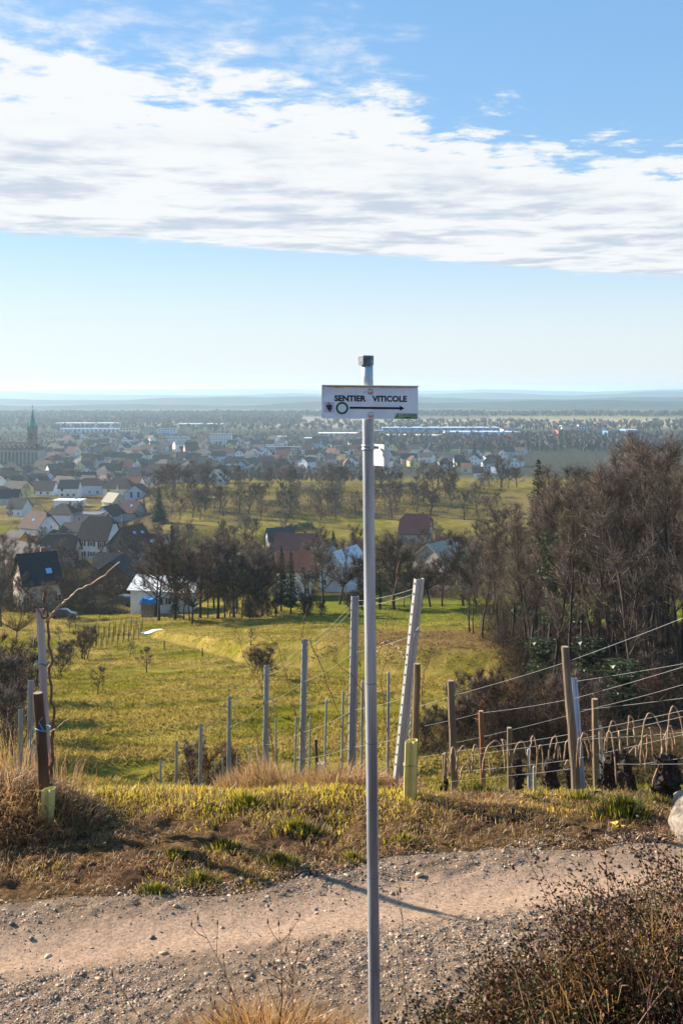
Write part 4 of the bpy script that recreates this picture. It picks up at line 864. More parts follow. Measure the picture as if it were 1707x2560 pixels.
def gen_tree(seed, hgt, tr, cb, spread, nl, ns, ntw, tl, trad, up=.9, trunks=1, fork=False, tfrac=.92, tone='grey'):
    """a bare tree: trunk and limbs as one mesh, twigs as another. cb: crown base 0..1, up: how steeply limbs rise"""
    rs = random.Random(seed); wood = MB(); tb, td = [], []
    for t_ in range(trunks):
        base = Vector((rs.gauss(0, .25) * (trunks > 1), rs.gauss(0, .25) * (trunks > 1), -.25)); d0 = Vector((rs.gauss(0, .05), rs.gauss(0, .05), 1)).normalized()
        if trunks > 1: a = 6.28 * t_ / trunks; d0 = Vector((math.cos(a) * .35, math.sin(a) * .35, 1)).normalized()
        tp, _ = bend(base, d0, hgt * (tfrac if not fork else cb + .12), 12, .05, .02, rs)
        tp = tp if hgt < 6 else [p_ * 1 for p_ in tp]; wood.tube(tp, [tr * (1.25 if k == 0 else 1 - (.88 if not fork else .4) * k / 12) for k in range(13)], 7, cap=False)
        n1 = max(1, nl // trunks)
        for i in range(n1):
            t = cb + (1 - cb) * ((i + rs.random()) / n1) ** .9 if not fork else rs.uniform(.82, 1.0)
            k = min(11, int(t * 12)); f = t * 12 - k; p = tp[k].lerp(tp[min(k+1, 12)], min(1, f)); a = i * 2.4 + rs.uniform(-.5, .5)
            rel = (t - cb) / max(1e-3, 1 - cb) if not fork else rs.random()
            L = spread * (1.0 - .62 * rel) * rs.uniform(.75, 1.15) if not fork else spread * rs.uniform(.8, 1.2)
            el = up * rs.uniform(.75, 1.2) + (.35 * rel if not fork else rs.uniform(-.3, .5)); el = min(el, 1.45)
            d = Vector((math.cos(a) * math.cos(el), math.sin(a) * math.cos(el), math.sin(el)))
            lp, ld = bend(p, d, L, 6, .12, .035, rs); r0 = tr * (.42 - .22 * rel) if not fork else tr * .45
            wood.tube(lp, [r0 * (1 - .85 * q / 6) for q in range(7)], 5, cap=False)
            for j in range(ns):
                u_ = rs.uniform(.22, 1.0); kk = min(5, int(u_ * 6)); q0 = lp[kk].lerp(lp[kk+1], u_ * 6 - kk); dv = (lp[kk+1] - lp[kk]).normalized()
                sd = (dv + Vector((rs.gauss(0, .55), rs.gauss(0, .55), rs.gauss(.18, .4)))).normalized(); sl = L * (1.05 - .6 * u_) * rs.uniform(.35, .7)
                sp_, _ = bend(q0, sd, sl, 4, .14, .04, rs); wood.tube(sp_, [r0 * .32 * (1 - .75 * q / 4) for q in range(5)], 3, cap=False)
                for q in range(ntw):
                    v_ = rs.uniform(.15, 1.0) * 3.999; vk = int(v_); b = sp_[vk].lerp(sp_[vk+1], v_ - vk); dd = (sp_[vk+1] - sp_[vk]).normalized()
                    e = (dd + Vector((rs.gauss(0, .8), rs.gauss(0, .8), rs.gauss(.25, .5)))).normalized(); tb.append(b); td.append(e * tl * rs.uniform(.5, 1.25))
    B = np.array([v[:] for v in tb]); D = np.array([v[:] for v in td]); n = len(B)
    r = RNG.normal(0, 1, (n, 3)); s1 = np.cross(D, r); s1 /= np.linalg.norm(s1, axis=1)[:, None]; s2 = np.cross(D, s1); s2 /= np.linalg.norm(s2, axis=1)[:, None]
    mid = B + D * .5 + RNG.normal(0, .10, (n, 3)) * np.linalg.norm(D, axis=1)[:, None] * .35
    rr = trad
    def tri(Pc, k): return [Pc + s1 * rr * k, Pc + (-.5 * s1 + .87 * s2) * rr * k, Pc + (-.5 * s1 - .87 * s2) * rr * k]
    V = np.stack(tri(B, 1) + tri(mid, .7) + [B + D], 1).reshape(-1, 3); o = np.arange(n)[:, None] * 7
    T_ = np.concatenate([o + np.array([[3, 4, 6]]), o + np.array([[4, 5, 6]]), o + np.array([[5, 3, 6]])]); Q = np.concatenate([o + np.array([[0, 1, 4, 3]]), o + np.array([[1, 2, 5, 4]]), o + np.array([[2, 0, 3, 5]])])
    # side twiglets
    C = np.repeat(np.array(TWC[tone]) * np.exp(RNG.normal(-.12, .62, (n, 1))), 7, 0)
    return wood.mesh('trunk', True), npmesh('crown', V, T_, Q, C)
def proto(name, wood, crown, bark, twig): wood.materials.append(bark); crown.materials.append(twig); return (name, wood, crown)
def plant(pr, x, y, s, label, group=None, rz=None, cat='tree', sz=None, z=None, tilt=0.0):
    name, wood, crown = pr; r = empty(name, (x, y, h1(x, y) if z is None else z), random.uniform(0, 6.28) if rz is None else rz); r.scale = (s, s, sz or s)
    if tilt: r.rotation_euler[1] = tilt
    link('trunk', wood, None, r); link('crown', crown, None, r); return tag(r, label, cat, group)
wood_p = [proto('bare_tree', *gen_tree(100 + i, 20, .20, .20, 5.0, 14, 12, 12, 1.25, .0105, .92, tone=['grey', 'dark', 'pale', 'grey', 'dark'][i]), BARK if i % 2 else BARKD, [TW1, TW2, TW3, TW1, TW4][i]) for i in range(5)]
wide_p = [proto('bare_tree', *gen_tree(200 + i, 13, .24, .24, 6.2, 16, 10, 13, 1.15, .019, .62, fork=(i == 1), tfrac=.8, tone=['dark', 'red', 'grey'][i]), BARKD, [TW4, TW2, TW1][i]) for i in range(3)]
orch_p = [proto('orchard_tree', *gen_tree(300 + i, 5, .13, .22, 2.3, 10, 8, 10, .55, .012, .55, tone=['dark', 'grey'][i]), BARKD, [TW4, TW1][i]) for i in range(2)]
bushy_p = [proto('bare_shrub', *gen_tree(400 + i, 3.2, .035, .10, 1.4, 30, 7, 9, .5, .009, .85, trunks=6, tone=['grey', 'dark', 'red'][i]), BARKD, [TW1, TW4, TW2][i]) for i in range(3)]
far_p = [proto('garden_tree', *gen_tree(500 + i, 13, .22, .2, 6.0, 14, 7, 8, 1.5, .035, .6, tfrac=.8, tone=['grey', 'red', 'dark'][i]), BARKD, [TW1, TW2, TW4][i]) for i in range(3)]
birch_p = proto('birch_tree', *gen_tree(600, 12, .10, .30, 2.2, 16, 7, 10, 1.0, .014, .9), pm('birch_bark', (.42, .38, .34), .8, .3, 3), TW2)

def conifer_mesh(seed, hgt, rad, n, cb=.05, power=1.0):
    rs = np.random.default_rng(seed); t = rs.random(n) ** 1.25; z = hgt * (cb + (1 - cb) * t); r = rad * (1 - t) ** power * rs.uniform(.45, 1.08, n) * (1 + .22 * np.sin(t * 60)) + .08
    a = rs.uniform(0, 6.28, n); r = r * (.72 + .5 * np.sin(a * 3 + z * 1.3) ** 2); p = np.stack([np.cos(a) * r, np.sin(a) * r, z], 1); out = np.stack([np.cos(a), np.sin(a), rs.normal(-.25, .25, n)], 1)
    L = rs.uniform(.35, .9, n) * (rad * .45 * (1.1 - t) + .15); sd = np.stack([-np.sin(a), np.cos(a), rs.normal(0, .35, n)], 1) * (L * .32)[:, None]
    b = p - out * (L * .6)[:, None]; V = np.stack([b + sd, b - sd, p + out * (L * .4)[:, None]], 1).reshape(-1, 3)
    c = np.array([.030, .046, .022]) * rs.uniform(.55, 1.5, (n, 1))
    return npmesh('crown', V, np.arange(n * 3).reshape(-1, 3), None, np.repeat(c, 3, 0))
def trunk_mesh(h, r): return MB().tube([(0, 0, -.3), (0, 0, h * .5), (0, 0, h)], [r, r * .7, r * .15], 7).mesh('trunk')
con_p = [proto('conifer', trunk_mesh(9.5, .16), conifer_mesh(1, 10, 1.9, 2600), BARKD, NEEDLE), proto('conifer', trunk_mesh(9.5, .14), conifer_mesh(2, 10, 1.15, 2400, .12, .7), BARKD, NEEDLE)]
fcon_p = proto('conifer', trunk_mesh(9.5, .2), conifer_mesh(3, 10, 2.5, 500, .04, .75), BARKD, NEEDLE)
def ivy_mesh(seed, h0, h1_, rad, n):
    rs = np.random.default_rng(seed); z = rs.uniform(h0, h1_, n); a = rs.uniform(0, 6.28, n); r = rad * rs.uniform(.3, 1.1, n) * (1 + .5 * np.sin(z * 1.7 + seed)); p = np.stack([np.cos(a) * r, np.sin(a) * r, z], 1)
    d = rs.normal(0, .16, (n, 2, 3)); V = np.stack([p, p + d[:, 0], p + d[:, 1]], 1).reshape(-1, 3); c = np.array([.035, .050, .018]) * rs.uniform(.6, 1.7, (n, 1))
    me = npmesh('ivy', V, np.arange(n * 3).reshape(-1, 3), None, np.repeat(c, 3, 0)); me.materials.append(IVY); return me
ivy_p = [ivy_mesh(1, 1, 9, .75, 1600), ivy_mesh(2, 6, 15, .9, 1600), ivy_mesh(3, .5, 5, 1.1, 1500)]

# --- the wood on the right-hand slope
rs = random.Random(5); WG = 'bare trees of the wood on the right'
cand = []
for i in range(2600):
    a = rs.uniform(.128, .365); Yt = rs.uniform(64, 130); xt = a * Yt
    lim = np.interp(a, [.128, .165, .19, .23, .28, .47], [116, 98, 84, 72, 66, 62]); hi = np.interp(a, [.128, .165, .2, .25, .47], [124, 124, 124, 126, 130])
    if Yt < lim or Yt > hi or a > .365: continue
    if any((xt - b) ** 2 + (Yt - c) ** 2 < 3.1 ** 2 for b, c in cand): continue
    cand.append((xt, Yt))
def side_of(px):
    return ('at the left edge of the wood, next to the brown field' if px < 1350 else 'inside the left half of the wood on the right' if px < 1500 else 'in the thick of the wood on the right' if px < 1620 else 'at the right edge of the picture in the wood')
for i, (xt, Yt) in enumerate(cand):
    px = CX + xt / Yt * F; top = np.interp(px, [1170, 1240, 1330, 1400, 1500, 1560, 1620, 1720, 2100], [1330, 1275, 1205, 1150, 1135, 1112, 1075, 1062, 1040]) + rs.uniform(-14, 70)
    g = h1(xt, Yt); need = PZ(top, Yt) - g; s = min(max(need / 20.0, .5), 1.25) * rs.uniform(.92, 1.0)
    front = Yt < np.interp(xt / Yt, [.165, .19, .23, .28, .47], [98, 84, 72, 66, 62]) + 7
    o = plant(wood_p[rs.randrange(5)], xt, Yt, s, ('bare front-row tree ' if front else 'bare slender tree standing ') + side_of(px), WG, z=g)
    if i % 9 == 4: link('ivy', ivy_p[i % 3], None, o)
x, y, z = spot(1318, 1655); plant(wood_p[2], x, y, .66, 'pale twin-stemmed bare tree standing alone left of the wood', WG)
x, y, z = spot(1328, 1648); plant(wood_p[3], x, y, .60, 'dark stem close behind the pale twin-stemmed tree', WG)
for px, Yt, top, lab in ((1345, 118, 1150, 'dark spruce rising over the left side of the wood'), (1600, 112, 1160, 'dark ivy-hung conifer in the top of the wood'), (1545, 110, 1180, 'narrow dark conifer in the top of the wood')):
    x = PX(px, Yt); g = h1(x, Yt); plant(con_p[1], x, Yt, (PZ(top, Yt) - g) / 10, lab, 'conifers in the wood', sz=None)
# undergrowth along the foot of the wood
rs = random.Random(9)
for i in range(74):
    px = rs.uniform(1170, 1760); py = rs.uniform(1680, 1900) if i < 44 else rs.uniform(1600, 1700)
    if (px < 1300 and py < 1790) or (px < 1380 and py < 1690): continue
    if px > 1480 and py > 1830: continue
    x, y, z = spot(px, py); plant(bushy_p[rs.randrange(3)], x, y, rs.uniform(.6, 1.15), 'bare tangled shrub at the foot of the wood on the right', 'shrubs at the foot of the wood', cat='shrub', z=z)
for px, py, s, lab in ((1355, 1720, .45, 'dark evergreen ivy column at the wood edge above the reddish post'), (1470, 1740, .5, 'dark ivy-covered stump behind the tall wooden post'), (1555, 1800, .42, 'low dark ivy mass in the hollow at right')):
    x, y, z = spot(px, py); r = empty('ivy_bush', (x, y, z)); link('foliage', ivy_p[0], None, r, scale=(1.3, 1.3, s)); link('trunk', trunk_mesh(4, .12), BARKD, r); tag(r, lab, 'shrub')

# --- trees behind the brown field and round the farm, middle distance
def tree_at(pr, px, pyb, pyt, label, group=None, Yt=None, cat='tree', hgt=None, wide=1.0, rz=None, tilt=0.0):
    if Yt is None: x, y, z = spot(px, pyb)
    else: x, y = PX(px, Yt), Yt; z = h1(x, y)
    H0 = {'garden_tree': 13, 'bare_tree': 20 if pr in wood_p else 13, 'orchard_tree': 5, 'bare_shrub': 3.2, 'conifer': 10, 'birch_tree': 12}[pr[0]] if hgt is None else hgt
    sz = max(.05, (PZ(pyt, y) - z) / H0); return plant(pr, x, y, sz * wide, label, group, cat=cat, sz=sz, z=z, rz=rz, tilt=tilt)
MG = 'trees around the houses in the middle distance'
mids = [(438, 1552, 1315, 1, 'big dark spreading tree right of the white flat-roofed shed'), (500, 1548, 1345, 0, 'dark bare tree behind the shed, next right of the big spreading one'), (545, 1550, 1330, 2, 'bare tree left of the thin ivy-clad trunks'), (585, 1545, 1345, 0, 'bare tree in the dark row left of the tiled house'), (480, 1560, 1400, 1, 'low leaning tree at the path bend'), (620, 1540, 1350, 1, 'bare tree with many stems before the tiled house'), (655, 1545, 1390, 0, 'small bare tree before the tiled house wall'),
        (760, 1535, 1420, 2, 'bare shrubby tree between tiled house and lamp pole'), (905, 1525, 1380, 0, 'bare tree just right of the signpost pole'), (950, 1525, 1340, 2, 'bare round tree right of the pole'), (985, 1528, 1330, 0, 'bare round tree behind the leaning end post'), (1030, 1522, 1340, 2, 'bare tree right of the leaning end post'), (1075, 1520, 1360, 1, 'bare tree left of the two dark trunks'), (1105, 1518, 1380, 0, 'bushy bare tree beside the two dark trunks'), (1190, 1515, 1330, 1, 'leaning dark trunk, right one of the pair in the pasture'), (1157, 1516, 1318, 0, 'ivy-speckled dark trunk, left one of the pair in the pasture'), (1235, 1530, 1300, 2, 'bare tree between the pasture pair and the wood'), (1225, 1500, 1260, 0, 'bare tree behind the pasture pair'),
        (62, 1540, 1430, 0, 'dark bare tree close before the pinkish gable'), (118, 1556, 1450, 2, 'bare tree covering the navy-roofed house front'), (150, 1545, 1440, 0, 'bare tree at the right corner of the navy-roofed house'), (5, 1570, 1420, 2, 'bare tree cut by the left edge before the gable'), (40, 1605, 1505, 1, 'wide bushy fruit tree at the left edge'), (175, 1578, 1532, 2, 'small fruit tree left of the brushwood pile'), (120, 1500, 1400, 0, 'bare tree before the pinkish gable'), (20, 1520, 1330, 2, 'tall bare tree at the left edge before the pinkish gable'), (285, 1530, 1440, 0, 'bare tree left of the parked car'), (250, 1548, 1490, 2, 'small bare tree in the lawn left of the car'), (60, 1480, 1370, 0, 'bare crown left of the navy roof'), (150, 1460, 1345, 2, 'bare crown behind the navy roof'), (195, 1470, 1365, 0, 'bare crown right of the navy roof'), (110, 1440, 1350, 1, 'broad bare crown below the orange gable'), (230, 1490, 1400, 2, 'bare crown before the brown chalet')]
for px, b, t, k, lab in mids:
    o = tree_at(wide_p[k], px, b, t, lab, MG)
    if px in (438, 1157): link('ivy', ivy_p[0], None, o)
for px, b, t in ((545, 1548, 1370), (562, 1548, 1350), (575, 1546, 1385), (605, 1544, 1360), (625, 1545, 1395), (640, 1543, 1380), (670, 1542, 1400), (520, 1550, 1380), (690, 1538, 1400), (460, 1552, 1370), (475, 1552, 1360), (925, 1522, 1420), (1010, 1520, 1400), (1055, 1520, 1410)):
    o = tree_at(wood_p[rs.randrange(5)], px, b, t, 'thin dark bare trunk in the row before the tiled house' if px < 800 else 'thin bare trunk at the pasture edge right of the pole', MG)
    if px in (562, 605, 640, 690): link('ivy', ivy_p[1 if px != 690 else 0], None, o)
CG = 'conifers in the middle distance'
for px, b, t, k, w, lab in ((703, 1530, 1365, 1, 1.1, 'dark narrow spruce before the tiled house roof'), (727, 1532, 1375, 1, 1.0, 'second dark narrow spruce beside the tiled house'), (898, 1520, 1395, 1, .8, 'thin dark spruce touching the pole by the white roof'), (833, 1420, 1325, 0, 1.3, 'broad dark cypress behind the lamp pole'), (430, 1420, 1305, 0, .9, 'dark spruce top behind the big spreading tree'), (398, 1310, 1220, 0, 1.2, 'dark fir by the garden left of the orchard'), (360, 1285, 1240, 0, .9, 'small dark fir near the beige roof'), (272, 1345, 1298, 0, 1.2, 'rounded dark evergreen beside the pink flat-roofed house'), (395, 1470, 1432, 0, 1.3, 'small grey-green fir before the brown chalet'), (1185, 1160, 1100, 1, 1.6, 'tall dark fir in the far trees right of the pole')):
    tree_at(con_p[k], px, b, t, lab, CG, wide=w)
for px, b, t, k, lab in ((205, 1645, 1575, 1, 'leaning old fruit tree with thick twisted stems in the meadow'), (245, 1735, 1668, 0, 'slim young tree low in the meadow'), (325, 1648, 1605, 1, 'small fruit tree by the little vineyard'), (367, 1677, 1618, 0, 'round-headed fruit tree on the meadow slope'), (65, 1685, 1620, 0, 'bare fruit tree behind the left steel post'), (627, 1618, 1570, 1, 'lone thin fruit tree on the terrace bank'), (190, 1572, 1535, 0, 'small tree with bent stem on the lawn'), (150, 1600, 1565, 1, 'tiny fruit tree right of the left post'), (345, 1440, 1395, 1, 'small dead tree by the hillside path')):
    tree_at(orch_p[k], px, b, t, lab, 'fruit trees in the meadow', wide=1.15)
for i, (px, py, s) in enumerate(((150, 1690, .9), (170, 1660, .8), (215, 1650, 1.0), (230, 1625, .8), (660, 1705, .9), (640, 1690, .7), (20, 1850, 1.6), (60, 1800, 1.3), (10, 1760, 1.5), (30, 1900, 1.2), (590, 1960, .5), (540, 1965, .55), (480, 1955, .6), (1120, 1860, .6), (1180, 1850, .65), (1080, 1830, .5), (1060, 1870, .5), (1160, 1830, .6))):
    x, y, z = spot(px, py) if py < 1960 else (PX(px, 24), 24.0, h1(PX(px, 24), 24.0))
    plant(bushy_p[i % 3], x, y, s, ('bare bramble in the meadow below the old fruit tree' if i < 4 else 'small bare shrub on the slope below the lone fruit tree' if i < 6 else 'brown thicket at the left edge below the fruit trees' if i < 10 else 'bare vine brush between the steel posts on the slope' if i < 13 else 'dark bramble beside the right plot'), 'brambles and low shrubs', cat='shrub', z=z)
for i in range(16):
    x, y, z = spot(rs.uniform(560, 900), rs.uniform(1533, 1548)); plant(bushy_p[1], x, y, rs.uniform(.7, 1.2), 'dark hedge shrub along the far meadow edge', 'shrubs along the far meadow edge', cat='shrub', z=z)

# --- orchard hill
rs = random.Random(21); OG = 'trees on the orchard hill'
orch = [(395, 1220, 1165, 0), (470, 1230, 1165, 1), (520, 1225, 1160, 2), (560, 1290, 1205, 1), (500, 1300, 1230, 2), (600, 1285, 1210, 0), (655, 1282, 1205, 1), (775, 1275, 1205, 0), (830, 1285, 1215, 1), (700, 1262, 1200, 2), (740, 1262, 1195, 0), (1075, 1290, 1215, 1), (1193, 1290, 1200, 0), (960, 1265, 1215, 2), (1000, 1260, 1210, 1), (640, 1345, 1290, 2), (610, 1350, 1280, 0), (450, 1300, 1240, 2), (890, 1290, 1220, 0), (930, 1280, 1215, 1), (1030, 1260, 1200, 2), (1130, 1270, 1200, 1), (1160, 1300, 1220, 2), (800, 1315, 1265, 1), (840, 1300, 1250, 0)]
for i in range(60): orch.append((rs.uniform(370, 1260), rs.uniform(1222, 1300), None, rs.randrange(3)))
for i in range(40): orch.append((rs.uniform(380, 1300), rs.uniform(1216, 1232), None, rs.randrange(3)))
for px, b, t, k in orch:
    t = b - rs.uniform(45, 85) if t is None else t
    tree_at(far_p[k], px, b, t, ('bare round tree on the orchard hill left of the pole' if px < 900 else 'bare round tree on the orchard hill right of the pole'), OG, wide=rs.uniform(.95, 1.25))
rs = random.Random(77)
for i in range(85):                                          # bare trees and scrub between the near houses
    px = rs.uniform(-30, 720); py = rs.uniform(1290, 1520) if px < 380 else rs.uniform(1330, 1440)
    if (205 < px < 300 and 1350 < py < 1440) or (320 < px < 400 and py > 1480): continue
    x, y, z = spot(px, py)
    if i % 3: plant(bushy_p[i % 3], x, y, rs.uniform(.8, 1.7), 'brown garden shrub among the houses at left' if px < 400 else 'brown shrub around the central farm', 'garden shrubs', cat='shrub', z=z)
    else: plant(wide_p[(0, 2)[i % 2]], x, y, rs.uniform(.45, .8), 'bare garden tree among the houses at left' if px < 400 else 'bare garden tree around the central farm', 'garden trees', z=z)
TWL = np.array([.07, .052, .038])
def brush_mass(name, spots, m, hgt, spread, wid, label, tone=1.0, kind='stuff'):
    n = len(spots); P_ = np.repeat(np.array(spots), m, 0); N_ = n * m; hs = np.repeat(RNG.uniform(.55, 1.25, n), m)
    b = P_ + np.stack([RNG.normal(0, spread, N_), RNG.normal(0, spread, N_), np.zeros(N_)], 1) * hs[:, None]; b[:, 2] = H(b[:, 0], b[:, 1]) - .1 + RNG.random(N_) ** 1.5 * hgt * .55 * hs
    t = b + np.stack([RNG.normal(0, .42, N_), RNG.normal(0, .42, N_), RNG.uniform(.15, .7, N_)], 1) * (hgt * hs)[:, None]
    s = np.cross(t - b, RNG.normal(0, 1, (N_, 3))); s = s / np.linalg.norm(s, axis=1)[:, None] * wid
    V = np.stack([b - s, b + s, t], 1).reshape(-1, 3); C = np.repeat(TWL * tone * np.exp(RNG.normal(-.1, .6, (N_, 1))), 3, 0)
    tag(link(name, npmesh(name, V, np.arange(N_ * 3).reshape(-1, 3), None, C), TW1), label, None, None, kind)
def sp_in(n, px0, px1, py0, py1, keep=lambda x, y: True):
    out = []
    while len(out) < n:
        a, b = rs.uniform(px0, px1), rs.uniform(py0, py1)
        if keep(a, b): out.append(spot(a, b))
    return out
rs = random.Random(55)
vs = []
for k in range(90):
    a, b = rs.uniform(225, 760), rs.uniform(17, 34); vs.append((PX(a, b), b, h1(PX(a, b), b)))
brush_mass('vine_brush', vs, 26, 1.1, .35, .006, 'thin bare vine shoots along the slope left of the pole', 1.5)
brush_mass('undergrowth', sp_in(90, 1150, 1340, 1520, 1650, lambda x, y: y > 1500 + (1340 - x) * .15 and x > 1180 + (y - 1520) * .6), 110, 2.6, 1.2, .013, 'brown brush at the left foot of the wood')
brush_mass('undergrowth', sp_in(330, 1280, 1800, 1600, 1850, lambda x, y: y > 1600 + (1400 - x) * .9 and (x < 1500 or y < 1800)), 110, 2.6, 1.2, .011, 'dark tangle of bare undergrowth below the wood', .75)
brush_mass('undergrowth', sp_in(120, 1060, 1500, 1790, 1900), 110, 1.5, .8, .007, 'bare brambles behind the vines of the right plot', .8)
brush_mass('undergrowth', sp_in(330, -40, 375, 1385, 1535, lambda x, y: not (215 < x < 300 and y < 1440) and not (x > 270 and y > 1495)), 90, 3.2, 1.5, .022, 'brown garden scrub filling the gaps between the houses')
brush_mass('undergrowth', sp_in(300, 370, 1180, 1330, 1540, lambda x, y: (y > 1535 and x < 900) or (y < 1500 and not (690 < x < 800 and y > 1440) and not (820 < x < 920))), 90, 3.0, 1.6, .02, 'dark scrub round the central farm')
brush_mass('undergrowth', sp_in(420, 365, 1280, 1214, 1300), 60, 4.2, 2.4, .035, 'brown thicket on the orchard hill')
brush_mass('undergrowth', sp_in(160, -40, 360, 1240, 1400), 60, 3.2, 2.0, .035, 'bare garden hedges among the left houses')
for i in range(36):
    px, py = (rs.uniform(375, 900), rs.uniform(1430, 1552)) if i < 28 else (rs.uniform(900, 1210), rs.uniform(1395, 1525))
    if 690 < px < 790 and py > 1490: continue
    x, y, z = spot(px, py); plant(wide_p[rs.randrange(3)], x, y, rs.uniform(.6, .95), 'bare tree in the dark belt before the farm' if px < 900 else 'bare tree in the belt right of the pole', 'belt of bare trees before the farm', z=z)
def hedge(px0, py0, px1, py1, hpx, label):
    a = Vector(spot(px0, py0)); b = Vector(spot(px1, py1)); n = 1500; t = RNG.random(n); L = (b - a).length; hh = hpx / F * a.y
    p = np.outer(1 - t, a) + np.outer(t, b) + np.stack([RNG.normal(0, .3, n), RNG.normal(0, .6, n), RNG.random(n) * hh], 1); d = RNG.normal(0, .35, (n, 2, 3))
    V = np.stack([p, p + d[:, 0], p + d[:, 1]], 1).reshape(-1, 3) - np.array(a); c = np.array([.03, .055, .018]) * RNG.uniform(.6, 1.6, (n, 1))
    tag(link('hedge', npmesh('hedge', V, np.arange(n * 3).reshape(-1, 3), None, np.repeat(c, 3, 0)), IVY, None, loc=a), label, 'hedge')
hedge(690, 1332, 780, 1318, 13, 'clipped dark hedge above the red-roofed farm'); hedge(935, 1220, 1040, 1216, 10, 'dark straight hedge on the hilltop right of the pole'); hedge(200, 1418, 214, 1418, 12, 'small square clipped hedge beside the five-window house')
# ------------------------------------------------------------------ houses
def wallm(n, c): return pm('wall_' + n, c, .9, .08, .8)
def roofm(n, c): return pm('roof_' + n, [k * (.62 if max(c) < .3 else .9) for k in c], .8, .28, 1.2, .4, stretch=(1, 1, 3), bscale=6)
WALLS = {'white': (.72, .72, .72), 'cream': (.66, .60, .45), 'beige': (.48, .40, .32), 'grey': (.40, .41, .44), 'pink': (.58, .38, .33), 'blue': (.42, .52, .66), 'yellow': (.66, .55, .22), 'orange': (.55, .30, .10), 'brown': (.17, .095, .055), 'boards': (.15, .125, .10), 'stone': (.42, .36, .30), 'redwall': (.40, .10, .09), 'bluehall': (.10, .30, .58), 'palehall': (.50, .62, .72)}
ROOFS = {'dark brown': (.060, .042, .036), 'red-brown': (.125, .050, .036), 'maroon': (.085, .026, .028), 'slate': (.050, .055, .065), 'navy': (.018, .024, .036), 'tile red': (.22, .075, .045), 'beige': (.40, .34, .25), 'white': (.75, .75, .74), 'grey': (.25, .26, .27), 'orange tile': (.34, .15, .08), 'pale blue': (.45, .57, .70), 'brown': (.10, .07, .055)}
for k, c in WALLS.items(): wallm(k, c)
for k, c in ROOFS.items(): roofm(k, c)
FRAME = pm('window_frame', (.70, .70, .68), .6, .05); PANE = pm('window_pane', (.025, .03, .04), .15, .2, spec=.6); SHUT = pm('shutter', (.05, .045, .05), .7); CHIM = pm('chimney', (.24, .15, .11), .9)
fr = MB(); b_ = .12
for x0, x1, z0, z1 in ((-.5, .5, -.5, -.5 + b_), (-.5, .5, .5 - b_, .5), (-.5, -.5 + b_, -.5 + b_, .5 - b_), (.5 - b_, .5, -.5 + b_, .5 - b_), (-.04, .04, -.5 + b_, .5 - b_)): fr.box(x0, x1, -.06, .03, z0, z1)
FRAME_ME = fr.mesh('window'); FRAME_ME.materials.append(FRAME)
PANE_ME = MB().box(-.4, .4, -.02, .02, -.4, .4).mesh('pane'); PANE_ME.materials.append(PANE)
DARKW_ME = MB().box(-.5, .5, -.05, .03, -.5, .5).mesh('window'); DARKW_ME.materials.append(PANE)
DOOR_ME = MB().box(-.5, .5, -.05, .03, 0, 1).box(.3, .36, -.09, -.05, .45, .5).mesh('door'); DOOR_ME.materials.append(SHUT)
SHUT_ME = MB().box(-.5, .5, -.05, .02, -.5, .5).mesh('shutter'); SHUT_ME.materials.append(SHUT)
def wall_mesh(L, S, hw, hr, hip):
    yw = hip * S / 2; zw = hw + hr * (1 - hip) - .05; v = []; x = L / 2; y = S / 2
    for sx in (-x, x): v += [(sx, -y, -2.5), (sx, y, -2.5), (sx, y, hw), (sx, yw, zw), (sx, -yw, zw), (sx, -y, hw)]
    return MB().poly(v, [(0, 5, 4, 3, 2, 1), (6, 7, 8, 9, 10, 11), (0, 6, 11, 5), (1, 2, 8, 7), (5, 11, 8, 2)]).mesh('wall')
def roof_mesh(L, S, hw, hr, hip, o=.45, t=.18):
    sl = hr / (S / 2); ze = hw - o * sl; X = L / 2 + o; Yy = S / 2 + o; yh = hip * Yy; zh = hw + hr - hip * (hr + o * sl); xr = X - hip * Yy; zr = hw + hr
    top = [(-X, -Yy, ze), (X, -Yy, ze), (X, -yh, zh), (xr, 0, zr), (-xr, 0, zr), (-X, -yh, zh), (X, Yy, ze), (X, yh, zh), (-X, Yy, ze), (-X, yh, zh)]
    top = [(a, b, c + .10) for a, b, c in top]; bot = [(a, b, c - t) for a, b, c in top]; n = 10
    f = [(0, 1, 2, 3, 4, 5), (6, 8, 9, 4, 3, 7), (2, 7, 3), (5, 4, 9)]
    fb = [tuple(n + i for i in g[::-1]) for g in f]; loop = [0, 1, 2, 7, 6, 8, 9, 5]
    sd = [(loop[i], n + loop[i], n + loop[(i+1) % 8], loop[(i+1) % 8]) for i in range(8)]
    m = MB().poly(top + bot, f + fb + sd); me = m.mesh('roof'); bm = bmesh.new(); bm.from_mesh(me); bmesh.ops.remove_doubles(bm, verts=bm.verts, dist=.002); bm.to_mesh(me); bm.free(); return me
